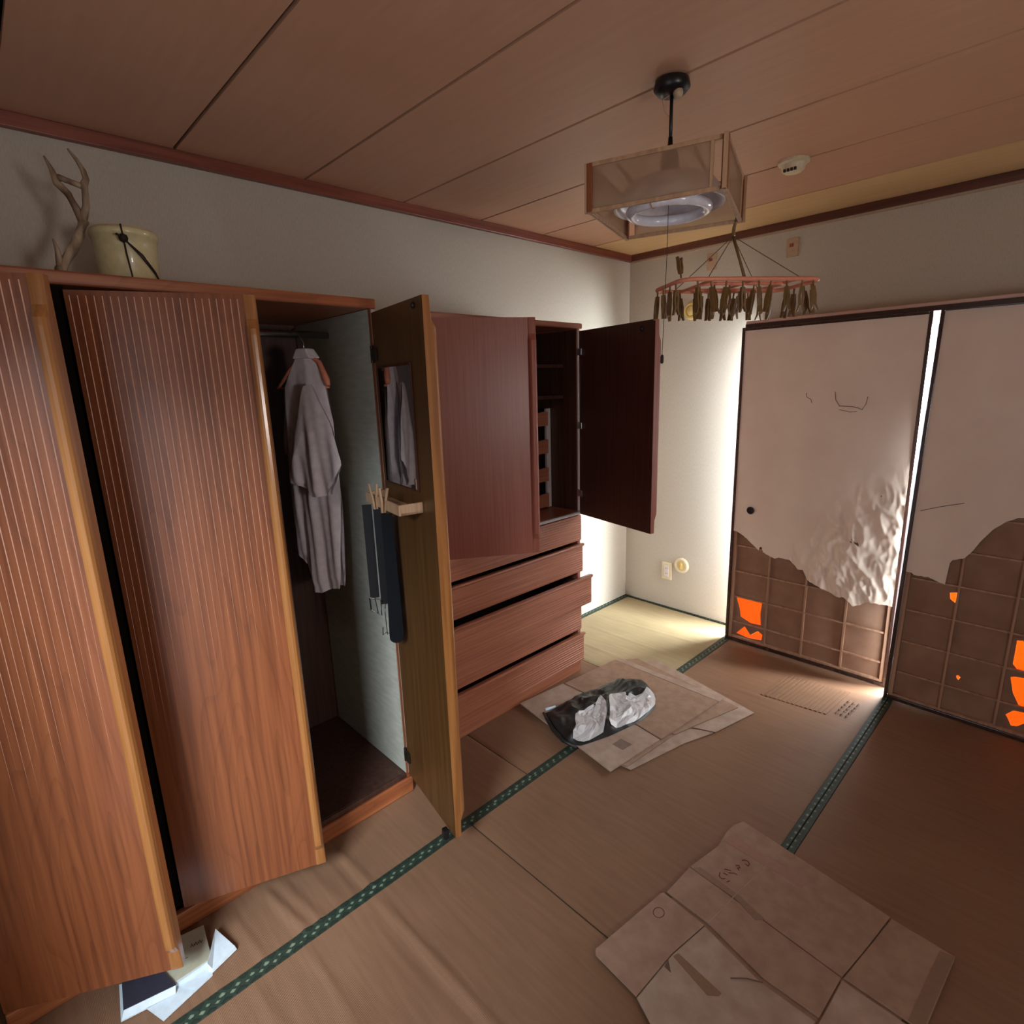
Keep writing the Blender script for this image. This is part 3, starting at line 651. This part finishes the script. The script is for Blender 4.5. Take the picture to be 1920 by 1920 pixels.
for p in ((-.15, -hw_, 0), (.15, -hw_, 0), (-.15, hw_, 0), (.15, hw_, 0)):
    MB().tube([p, tuple(J)], .0012, 5).build('suspension_strand', MT['scratch'], lh)
MB().tube([(0.02, -.03, .0), (.0, -.02, .07), tuple(J)], [.005, .004, .005], 8).build('suspension_arm', MT['peg'], lh, smooth=True)
MB().tube([tuple(J), (J.x, J.y - .004, .170), (J.x, J.y - .014, .190), (J.x, J.y - .020, .200), (J.x, J.y - .032, .190)], [.006, .005, .004, .004, .003], 8).build('hook', MT['peg'], lh, smooth=True)
def peg_mesh():
    b = MB(); b.tube([(0, 0, 0), (0, 0, -.022)], .0028, 6)
    for s in (-1, 1):
        b.loft([[(s * .002 - .003, -.005, -.018), (s * .002 + .003, -.005, -.018), (s * .002 + .003, .005, -.018), (s * .002 - .003, .005, -.018)],
                [(s * .005 - .003, -.006, -.045), (s * .005 + .003, -.006, -.045), (s * .005 + .003, .006, -.045), (s * .005 - .003, .006, -.045)],
                [(s * .0035 - .003, -.006, -.070), (s * .0035 + .003, -.006, -.070), (s * .0035 + .003, .006, -.070), (s * .0035 - .003, .006, -.070)],
                [(s * .009 - .002, -.004, -.088), (s * .009 + .002, -.004, -.088), (s * .009 + .002, .004, -.088), (s * .009 - .002, .004, -.088)]])
    return b
p0 = peg_mesh().build('peg', MT['peg'], lh)
spots = []
for x in (-.18, -.14, -.09, -.04, .01, .05, .10, .15, .185): spots += [(x, -hw_ - .0), (x + .012, hw_)]
for y in (-.06, -.02, .03, .07): spots += [(-hl, y), (hl, y * .9)]
for x in (-.10, -.05, .03, .08): spots += [(x, -hw_ * .52), (x + .02, hw_ * .52)]
for i, (x, y) in enumerate(spots):
    o = p0 if i == 0 else p0.copy()
    if i: COL.objects.link(o)
    o.parent = lh; o.location = (x, y, -.004)
    o.rotation_euler = (random.uniform(-.12, .12), random.uniform(-.15, .15), random.uniform(0, PI))
u = p0.copy(); COL.objects.link(u); u.parent = lh; u.location = (-hl + .015, -hw_ * .55, .012); u.rotation_euler = (PI - .25, .1, .4); u.scale = (1, 1, .7)

# ------------------------------------------------------------------ small fittings
sd = thing('smoke_detector', 'cream round smoke detector on the ceiling beyond the lamp', 'detector', (1.362, -.893, 2.4))
b = MB(); b.lathe([(.056, 0), (.056, -.010), (.046, -.016), (.040, -.034), (.030, -.042), (.010, -.044)], n=32); b.build('detector_body', MT['cream'], sd, smooth=False)
b = MB(); 
for k in range(4): b.box(-.022 + k * .013, -.014 + k * .013, -.040, -.032, -.044, -.034)
b.build('vent_slots', MT['slot'], sd)
def plate(x, z, label, w=.030, h=.047):
    t = thing('wall_plate', label, 'wall plate', (x, 0, z))
    MB().box(-w, w, -.008, 0, -h, h).build('plate_cover', MT['tan'], t, bevel=.002)
    MB().box(-w * .5, w * .15, -.014, -.008, .002, h * .42).build('plate_insert', MT['trim'], t, bevel=.002)
plate(.584, 2.268, 'small tan wall plate under the ceiling, left of the two')
plate(1.046, 2.264, 'small tan wall plate under the ceiling, right of the two')
vt = thing('round_vent', 'round cream vent cover on the wall behind the laundry hanger', 'vent', (.466, 0, 2.002))
b = MB(); b.lathe([(.052, 0), (.052, .010), (.046, .018), (.034, .018), (.032, .010), (.004, .010)], n=32, axis='y'); b.build('vent_ring', MT['gold'], vt, smooth=False)
b = MB(); b.lathe([(.030, .010), (.028, .020), (.004, .024)], n=24, axis='y'); b.build('vent_disc', MT['gold'], vt)
ou = thing('power_outlet', 'white double power outlet low on the back wall', 'outlet', (.349, 0, .272))
MB().box(-.038, .038, -.010, 0, -.062, .062).build('outlet_plate', MT['cream'], ou, bevel=.003)
MB().box(-.017, .017, -.015, -.010, -.040, .040).build('outlet_insert', MT['white'], ou, bevel=.002)
b = MB()
for z in (-.022, .016):
    for x in (-.007, .005): b.box(x, x + .0025, -.0156, -.015, z, z + .010)
b.build('socket_slots', MT['slot'], ou)
rc = thing('round_wall_cap', 'round cream wall cap beside the low power outlet', 'wall cap', (.460, 0, .335))
b = MB(); b.lathe([(.054, 0), (.054, .008), (.046, .016), (.036, .016), (.033, .009), (.004, .009)], n=36, axis='y'); b.build('cap_ring', MT['cream'], rc)
b = MB(); b.box(-.018, .018, -.014, -.009, -.026, .026); b.box(-.006, .006, -.020, -.014, -.024, .024); b.build('cap_grip', MT['gold'], rc, bevel=.003)

# ------------------------------------------------------------------ paper sliding panels
def panel(name, label, origin, tilt, roll, W, Hp, vbars, hbars, edge, backholes, sheetholes, wrinkle, mat):
    root = thing(name, label, 'sliding panel', origin)
    root.rotation_euler = (tilt, roll, 0)
    # local: x along the panel, z up, room side is -y
    F = lambda a, b_, c: (a, c, b_)
    for x0, x1 in ((0, .016), (W - .016, W)):
        MB().box(x0, x1, -.004, .022, 0, Hp).build('frame_stile', MT['lacq'], root, bevel=.002)
    for z0, z1 in ((0, .018), (Hp - .018, Hp)):
        MB().box(.016, W - .016, -.004, .022, z0, z1).build('frame_rail', MT['lacq'], root, bevel=.002)
    for x0, x1 in ((.017, .036), (W - .034, W - .017)):
        MB().box(x0, x1, .003, .018, .019, Hp - .019).build('core_stile', MT['core'], root, bevel=.001)
    for x in vbars: MB().box(x - .0045, x + .0045, .005, .018, .019, Hp - .019).build('lattice_bar', MT['core'], root)
    cols = [.036] + vbars + [W - .034]
    for z in hbars:
        for a, c in zip(cols, cols[1:]):
            MB().box(a + .0045, c - .0045, .0055, .018, z - .004, z + .004).build('lattice_bar', MT['core'], root)
    for z in (.026, Hp - .028): MB().box(.036, W - .034, .003, .018, z - .006, z + .006).build('core_rail', MT['core'], root)
    sheet('backing_paper', [(.018, .02), (W - .018, .02), (W - .018, Hp - .02), (.018, Hp - .02)], backholes, MT['backp'], root, lambda a, b_, c: (a, .0185, b_), .001)
    grow = lambda P, k=1.12: [(sum(p[0] for p in P) / len(P) + (x - sum(p[0] for p in P) / len(P)) * k, max(.022, sum(p[1] for p in P) / len(P) + (z - sum(p[1] for p in P) / len(P)) * k)) for x, z in P]
    sheet('back_sheet', [(.018, .02), (W - .018, .02), (W - .018, Hp - .02), (.018, Hp - .02)], backholes, MT['backw'], root, lambda a, b_, c: (a, .0205, b_), .0008)
    for hp in backholes: sheet('orange_patch', grow(hp), [], MT['orange'], root, lambda a, b_, c: (a, .0222, b_), .0006)
    # front paper: columns of quads from the torn edge up, with creases
    step = .005; nx = int((W - .030) / step); nz = 190; vs = []; fs = []
    xs = [.014 + (W - .028) * i / nx for i in range(nx + 1)]
    for i, x in enumerate(xs):
        zb = torn(edge, x) + .004 * noise.noise(Vector((x * 60, 3, 0))); zt = Hp - .017
        for j in range(nz + 1):
            t = (j / nz) ** 1.25; z = zb + (zt - zb) * t
            vs.append((x, .0015 + wrinkle(x, z, zb), z))
    for i in range(nx):
        for j in range(nz):
            k = i * (nz + 1) + j; cx = (vs[k][0] + vs[k + nz + 2][0]) / 2; cz = (vs[k][2] + vs[k + nz + 2][2]) / 2
            if any(inpoly(cx, cz, h) for h in sheetholes): continue
            fs.append((k, k + 1, k + nz + 2, k + nz + 1))
    o = MB().add(vs, fs).build('facing_paper', mat, root, smooth=True, recalc=False)
    return root
def wr1(x, z, zb):
    # loose, crumpled lower right part
    d = (x - .36) * 1.15 + (1.02 - z) * .55 - .12
    k = max(0, min(1, d * 2.6)) * max(0, min(1, (1.22 + (x - .8) * .6 - z) * 3))
    v = Vector((x * 13 + z * 5, z * 6 - x * 4, 1.3))
    a = 1 - 2 * abs(noise.noise(v)); c = 1 - 2 * abs(noise.noise(v * 2.3 + Vector((5, 1, 2)))); e = noise.noise(v * 5)
    r = (.011 * a + .005 * c + .0015 * e)
    small = .0008 * noise.noise(Vector((x * 6, z * 3, 9)))
    curl = .012 * math.exp(-(z - zb) / .02) * (.4 + noise.noise(Vector((x * 14, 0, 4))))
    return -(max(0, r) * k) - .001 + small - abs(curl) * .6
def wr2(x, z, zb): return -.001 + .0008 * noise.noise(Vector((x * 5, z * 3, 7)))
# left panel
X1 = .886; W1 = 1.748 - .886
e1 = [(.031, .697), (.096, .666), (.155, .615), (.170, .602), (.175, .625), (.185, .628), (.196, .598), (.213, .589), (.264, .572), (.285, .584), (.346, .583), (.393, .538), (.418, .539), (.447, .49), (.481, .474), (.548, .449), (.596, .43), (.638, .436), (.679, .402), (.704, .413), (.745, .442), (.781, .443), (.86, .445)]
o1 = [(.050, .277), (.204, .285), (.198, .211), (.205, .140), (.143, .136), (.082, .161), (.072, .214)]
o2 = [(.062, .047), (.111, .105), (.148, .059), (.191, .098), (.219, .082), (.214, .046), (.135, .036)]
xh = [(.628, .757), (.645, .763), (.646, .748), (.667, .748), (.668, .738), (.647, .738), (.645, .730), (.634, .742), (.620, .744)]
cross = [[(.630, .752), (.643, .760), (.643, .748)], [(.652, .744), (.671, .742), (.670, .727), (.655, .733)], [(.622, .742), (.644, .743), (.641, .733)], [(.741, .995), (.757, .991), (.752, .987)]]
P1 = panel('torn_sliding_panel', 'sliding panel with wrinkled torn paper and round dark finger pull', (X1, -.204, .0025), 0, 0, W1, 1.852,
           [.234, .438, .642], [.125, .288, .448, .609, .77, .93, 1.09, 1.25, 1.41, 1.57, 1.73], e1, [o1, o2], cross, wr1, MT['paper'])
b = MB(); b.lathe([(.021, -.002), (.022, .003), (.019, .004), (.017, .001), (.003, 0)], (.109, -.002, .833), 24, axis='y'); b.build('finger_pull', MT['blackp'], P1)
b = MB()
b.tube([(.358, -.0015, 1.495), (.362, -.0015, 1.475), (.384, -.0015, 1.462), (.389, -.0015, 1.445)], .0014, 4)
b.tube([(.494, -.0015, 1.500), (.500, -.0015, 1.46), (.519, -.0015, 1.430), (.581, -.0015, 1.426), (.605, -.0015, 1.420), (.621, -.0015, 1.411), (.636, -.0015, 1.44), (.641, -.0015, 1.475)], .0014, 4)
b.tube([(.52, -.0015, 1.412), (.57, -.0015, 1.400), (.60, -.0015, 1.403)], .001, 4)
b.build('paper_cracks', MT['scratch'], P1)
# right panel, its foot kicked out into the room
y0, y1, Lp = -.314, -.214, 1.86
e2 = [(.036, .657), (.053, .645), (.103, .650), (.147, .634), (.171, .629), (.1725, .73), (.181, .748), (.222, .764), (.248, .807), (.265, .847), (.301, .91), (.338, .95), (.371, .971), (.396, .978), (.45, .98), (.52, .95), (.60, .90), (.70, .80), (.86, .70)]
X2 = 1.762
sh = lambda P: [(x - X2, z) for x, z in P]
oh = [sh([(1.952, .591), (1.977, .599), (1.981, .57), (1.976, .548), (1.957, .563)]), sh([(2.025, .207), (2.032, .212), (2.041, .205), (2.035, .189), (2.028, .196)]),
      sh([(2.205, .44), (2.224, .445), (2.240, .415), (2.262, .35), (2.262, .304), (2.229, .305), (2.206, .331), (2.206, .383)]),
      sh([(2.207, .269), (2.222, .277), (2.272, .284), (2.300, .20), (2.285, .139), (2.249, .154), (2.224, .201)]),
      sh([(2.214, .093), (2.237, .122), (2.285, .128), (2.292, .094), (2.257, .054), (2.238, .05), (2.224, .078)])]
P2 = panel('leaning_sliding_panel', 'darker sliding panel at right, its foot kicked into the room, torn paper edge curving up', (X2, y0, 0.004), -math.asin((y1 - y0) / Lp), math.radians(.40), .88, Lp,
           [.222, .422, .622], [.15, .310, .470, .630, .79, .95, 1.11, 1.27, 1.43, 1.59, 1.74], e2, oh, [], wr2, MT['paper'])
b = MB(); b.tube([(.035, -.0015, .955), (.11, -.0015, .985), (.19, -.0015, 1.012)], .0012, 4); b.build('paper_cracks', MT['scratch'], P2)

# ------------------------------------------------------------------ cardboard by the chest
def slab(poly, z, t, mat, parent, name='cardboard_flap', bev=.0012):
    return MB().prism(poly, z, z + t).build(name, mat, parent, bevel=bev)
c1 = thing('flattened_box', 'lowest flattened cardboard box of the stack, sticking out to the right', 'cardboard', (0, 0, 0), 0, 'flattened boxes by the chest')
slab([(.640, -.86), (.742, -.742), (1.362, -.888), (1.300, -1.16), (1.00, -1.28), (.66, -1.20)], .003, .004, MT['card2'], c1)
slab([(.655, -1.22), (1.0, -1.30), (1.296, -1.17), (1.240, -1.325), (1.168, -1.640), (1.00, -1.655), (.66, -1.56)], .003, .004, MT['card2'], c1)
c1b = thing('flattened_box', 'middle flattened cardboard box of the stack beside the chest', 'cardboard', (0, 0, 0), 0, 'flattened boxes by the chest')
slab([(.575, -.905), (.652, -.815), (1.290, -.905), (1.214, -1.175), (1.180, -1.31), (.56, -1.28)], .0085, .005, MT['card'], c1b)
slab([(.56, -1.29), (1.178, -1.32), (1.150, -1.640), (1.02, -1.66), (.55, -1.60)], .0085, .005, MT['card'], c1b)
c1c = thing('flattened_box', 'top flattened cardboard box of the stack, dark jacket lying on it', 'cardboard', (0, 0, 0), 0, 'flattened boxes by the chest')
slab([(.528, -1.331), (.493, -1.623), (.665, -1.650), (.961, -1.694), (1.124, -1.722), (1.157, -1.400), (1.01, -1.380), (.672, -1.333)], .016, .006, MT['card2'], c1c)
slab([(.572, -.930), (.86, -.935), (1.203, -.938), (1.160, -1.392), (1.012, -1.371), (.672, -1.324), (.531, -1.321)], .016, .006, MT['card'], c1c)
slab([(.576, -.885), (1.206, -.886), (1.204, -.931), (.573, -.923)], .0155, .004, MT['card2'], c1c)
slab([(1.025, -1.573), (1.029, -1.515), (1.089, -1.514), (1.081, -1.575)], .0221, .0006, MT['stamp'], c1c, 'printed_square', 0)
# ------------------------------------------------------------------ large cardboard in the foreground
c2 = thing('large_flattened_box', 'large flattened cardboard box lying in the right foreground', 'cardboard', (0, 0, 0))
slab([(1.64, -1.64), (2.20, -1.70), (2.16, -2.44), (1.70, -2.37), (1.60, -2.30), (1.60, -1.95)], .003, .004, MT['card'], c2, 'under_layer')
Z = .0085; TH = .0055
slab([(1.627, -1.601), (2.096, -1.664), (2.076, -1.80), (2.050, -1.952), (1.745, -1.925), (1.586, -1.913), (1.612, -1.77), (1.604, -1.683), (1.609, -1.640)], Z, TH, MT['card'], c2, bev=.002)
slab([(1.586, -1.9155), (1.745, -1.928), (2.049, -1.955), (2.041, -2.100), (1.902, -2.101), (1.721, -2.058), (1.581, -2.050)], Z, TH, MT['card'], c2, bev=.002)
slab([(1.576, -2.058), (1.719, -2.070), (1.695, -2.213), (1.688, -2.378), (1.545, -2.366), (1.534, -2.352), (1.57, -2.068)], Z, TH, MT['card'], c2, bev=.002)
slab([(1.7215, -2.073), (1.900, -2.116), (2.038, -2.115), (2.022, -2.46), (1.755, -2.41), (1.691, -2.380), (1.698, -2.213)], Z, TH, MT['card2'], c2, bev=.002)
slab([(2.100, -1.668), (2.252, -1.677), (2.232, -1.957), (2.054, -1.952)], Z, TH, MT['card'], c2, bev=.002)
slab([(2.053, -1.961), (2.231, -1.966), (2.205, -2.47), (2.030, -2.46), (2.046, -2.10)], Z, TH, MT['card2'], c2, bev=.002)
zt = Z + TH + .0002
slab([(1.62, -1.690), (1.882, -1.706), (1.876, -1.743), (1.619, -1.735)], zt, .0005, MT['tape'], c2, 'packing_tape', 0)
slab([(1.612, -1.893), (1.596, -1.9125), (1.745, -1.925), (1.819, -1.952), (1.839, -1.930), (1.75, -1.905)], zt, .0005, MT['tape2'], c2, 'packing_tape', 0)
slab([(2.218, -1.688), (2.250, -1.681), (2.230, -1.955), (2.198, -1.953)], zt, .0005, MT['tape2'], c2, 'packing_tape', 0)
slab([(1.702, -2.218), (1.708, -2.2), (1.843, -2.216), (1.841, -2.228), (1.819, -2.247)], zt, .0005, MT['tape2'], c2, 'packing_tape', 0)
ink = MB()
def stroke(P, r=.0016): ink.tube([(x, y, zt + .0004) for x, y in P], r, 4)
stroke([(1.6025 + .0155 * math.cos(a), -2.130 + .018 * math.sin(a)) for a in [2 * PI * k / 16 for k in range(17)]], .0012)
stroke([(1.668, -1.868), (1.672, -1.882), (1.684, -1.886), (1.690, -1.878)]); stroke([(1.676, -1.862), (1.690, -1.860)])
stroke([(1.700, -1.886), (1.704, -1.876)]); stroke([(1.672, -1.845), (1.690, -1.836)]); stroke([(1.688, -1.850), (1.702, -1.838), (1.712, -1.838)])
stroke([(1.692, -1.806), (1.700, -1.798), (1.706, -1.806), (1.700, -1.812), (1.708, -1.816)])
stroke([(1.698, -1.772), (1.704, -1.764), (1.714, -1.762), (1.722, -1.770), (1.722, -1.780), (1.712, -1.778)])
ink.build('handwriting', MT['ink'], c2)
b = MB(); b.tube([(1.777, -1.630, zt), (1.743, -1.883, zt), (1.723, -2.055, zt)], .0015, 4); b.build('crease', MT['card2'], c2)
b = MB(); b.tube([(1.842, -2.163, zt), (1.874, -2.136, zt + .003), (1.907, -2.114, zt)], .002, 4); b.build('torn_nick', MT['scratch'], c2)
b = MB(); b.prism([(1.697, -2.235), (1.700, -2.26), (1.722, -2.262)], zt, zt + .0005); b.build('torn_hole', MT['scratch'], c2)

# ------------------------------------------------------------------ dark jacket with silver lining
gj = thing('crumpled_jacket', 'crumpled black jacket with shiny silver lining on the cardboard', 'jacket', (0, 0, .0225))
OUT = [(.650, -1.610), (.668, -1.50), (.672, -1.38), (.690, -1.27), (.705, -1.185), (.735, -1.11), (.775, -1.055), (.824, -1.040), (.890, -1.060), (.955, -1.110), (1.005, -1.190), (1.020, -1.27), (1.018, -1.36), (1.000, -1.45), (.985, -1.53), (.955, -1.62), (.930, -1.690), (.86, -1.70), (.74, -1.665)]
S1 = [(.925, -1.115), (.965, -1.125), (1.002, -1.19), (1.014, -1.27), (1.012, -1.36), (.996, -1.44), (.982, -1.50), (.955, -1.505), (.925, -1.455), (.880, -1.395), (.835, -1.345), (.815, -1.29), (.850, -1.255), (.895, -1.23), (.935, -1.18)]
S2 = [(.795, -1.355), (.850, -1.385), (.900, -1.445), (.935, -1.50), (.962, -1.555), (.945, -1.63), (.925, -1.675), (.885, -1.685), (.868, -1.63), (.835, -1.60), (.800, -1.555), (.815, -1.50), (.825, -1.44)]
def edgedist(x, y, P):
    best = 9
    for i in range(len(P)):
        ax, ay = P[i]; bx, by = P[(i + 1) % len(P)]; dx, dy = bx - ax, by - ay
        t = max(0, min(1, ((x - ax) * dx + (y - ay) * dy) / (dx * dx + dy * dy))); best = min(best, math.hypot(x - ax - t * dx, y - ay - t * dy))
    return best
def jh(x, y, silver=False):
    d = edgedist(x, y, OUT) if inpoly(x, y, OUT) else 0
    base = .052 * (1 - math.exp(-d / .024))
    v = Vector((x * 13, y * 8, .5)); f = 1 - 2.2 * abs(noise.noise(v)); f2 = 1 - 2.2 * abs(noise.noise(v * 2.1 + Vector((3, 7, 1))))
    din = max([edgedist(x, y, S) for S in (S1, S2) if inpoly(x, y, S)] or [0])
    return max(.0015, base * (.62 + .36 * f + .16 * f2) * (1.05 - .30 * min(1, din / .03))) - (0 if silver else min(.006, din * .5))
def resample(P, n, sm=2):
    seg = [math.dist(P[i], P[(i + 1) % len(P)]) for i in range(len(P))]; T = sum(seg); out = []; i = 0; acc = 0
    for k in range(n):
        t = T * k / n
        while acc + seg[i] < t: acc += seg[i]; i += 1
        u = (t - acc) / seg[i]; a, c = P[i], P[(i + 1) % len(P)]; out.append((a[0] + (c[0] - a[0]) * u, a[1] + (c[1] - a[1]) * u))
    for _ in range(sm): out = [tuple((out[k - 1][q] + 2 * out[k][q] + out[(k + 1) % n][q]) / 4 for q in (0, 1)) for k in range(n)]
    return out
def radial(P, n, m, fz, name, mat, smooth, crump=0):
    B_ = resample(P, n, 0 if crump else 2); cx = sum(p[0] for p in B_) / n; cy = sum(p[1] for p in B_) / n; vs = [(cx, cy, fz(cx, cy))]; fs = []
    for r in range(1, m + 1):
        for k in range(n):
            t = r / m; x = cx + (B_[k][0] - cx) * t; y = cy + (B_[k][1] - cy) * t
            if crump and r < m: x += random.uniform(-crump, crump); y += random.uniform(-crump, crump)
            vs.append((x, y, fz(x, y) + (random.uniform(-.5, 1) * crump if crump and r < m else 0)))
    for k in range(n): fs.append((0, 1 + k, 1 + (k + 1) % n))
    for r in range(m - 1):
        for k in range(n):
            a = 1 + r * n + k; c = 1 + r * n + (k + 1) % n; fs += [(a, a + n, c + n), (a, c + n, c)]
    o = MB().add(vs, fs).build(name, mat, gj, smooth=smooth); return o
radial(OUT, 130, 34, jh, 'jacket_shell', MT['nylon'], True)
radial(S1, 34, 7, lambda x, y: jh(x, y, True) + .0045, 'jacket_lining', MT['silver'], False, .0060)
radial(S2, 30, 7, lambda x, y: jh(x, y, True) + .0045, 'jacket_lining', MT['silver'], False, .005)
b = MB(); b.tube([(.646, -1.612, .006), (.70, -1.645, .012), (.78, -1.690, .014), (.86, -1.712, .008), (.93, -1.706, .004)], [.006, .009, .010, .009, .005], 8); b.build('jacket_hem', MT['nylon'], gj, smooth=True)
b = MB(); b.tube([(.640, -1.590, .012), (.665, -1.545, .018)], [.008, .006], 8); b.build('hem_toggle', MT['papw'], gj, smooth=True)

# ------------------------------------------------------------------ papers on the floor under the left door
e = thing('white_leaflet', 'bluish white leaflet sticking out below the dark booklet', 'paper', (0, 0, 0))
slab([(.771, -3.312), (.735, -3.22), (.761, -3.140), (.818, -3.154), (.852, -3.282)], .0035, .003, MT['papw'], e, 'leaflet_sheet', 0)
b = MB(); b.loft([[(.760, -3.236, .007), (.762, -3.14, .007), (.816, -3.16, .0072), (.828, -3.19, .0072)], [(.765, -3.25, .012), (.766, -3.15, .014), (.812, -3.165, .0075), (.825, -3.20, .0075)]]); b.build('folded_sheet', MT['papw'], e)
e = thing('white_card_holder', 'clear white folded card leaning at the right of the paper pile', 'paper', (0, 0, 0))
b = MB(); b.loft([[(.692, -3.113, .004), (.788, -3.079, .004), (.811, -3.152, .004), (.80, -3.16, .004)], [(.698, -3.108, .03), (.784, -3.082, .016), (.806, -3.150, .012), (.796, -3.158, .03)]]); b.build('card_fold', MT['papw'], e, bevel=.001)
e = thing('grey_envelope', 'greyish cream envelope with faint script on the paper pile', 'envelope', (0, 0, 0))
slab([(.635, -3.20), (.649, -3.129), (.777, -3.142), (.778, -3.240), (.70, -3.262)], .017, .0035, MT['papc'], e, 'envelope_body', .001)
slab([(.778, -3.142), (.782, -3.143), (.785, -3.243), (.778, -3.242)], .010, .0095, MT['papw'], e, 'envelope_edge', 0)
b = MB(); zz = .0209
for k, (x, y) in enumerate([(.700, -3.176), (.702, -3.166), (.704, -3.156)]): b.tube([(x, y, zz), (x - .010, y + .004, zz), (x + .004, y + .006, zz), (x - .004, y + .010, zz)], .0012, 4)
b.tube([(.722, -3.222, zz), (.724, -3.205, zz), (.727, -3.190, zz)], .001, 4); b.build('script', MT['papd'], e)
e = thing('dark_booklet', 'dark tent-folded booklet on the floor under the leftmost wardrobe door', 'booklet', (0, 0, 0))
b = MB(); b.loft([[(.640, -3.335, .028), (.690, -3.262, .028), (.793, -3.236, .024), (.766, -3.352, .024)], [(.640, -3.335, .031), (.690, -3.262, .031), (.793, -3.236, .027), (.766, -3.352, .027)]]); b.build('front_cover', MT['papd'], e)
b = MB(); b.loft([[(.66, -3.347, .004), (.70, -3.27, .004), (.800, -3.240, .004), (.775, -3.362, .004)], [(.66, -3.347, .0065), (.70, -3.27, .0065), (.800, -3.240, .0065), (.775, -3.362, .0065)]]); b.build('back_cover', MT['papw'], e)
b = MB(); b.add([(.773, -3.360, .0065), (.799, -3.241, .0065), (.793, -3.237, .025), (.766, -3.351, .025)], [(0, 1, 2, 3)]); o = b.build('page_edge', MT['papw'], e); s = o.modifiers.new('thickness', 'SOLIDIFY'); s.thickness = .001
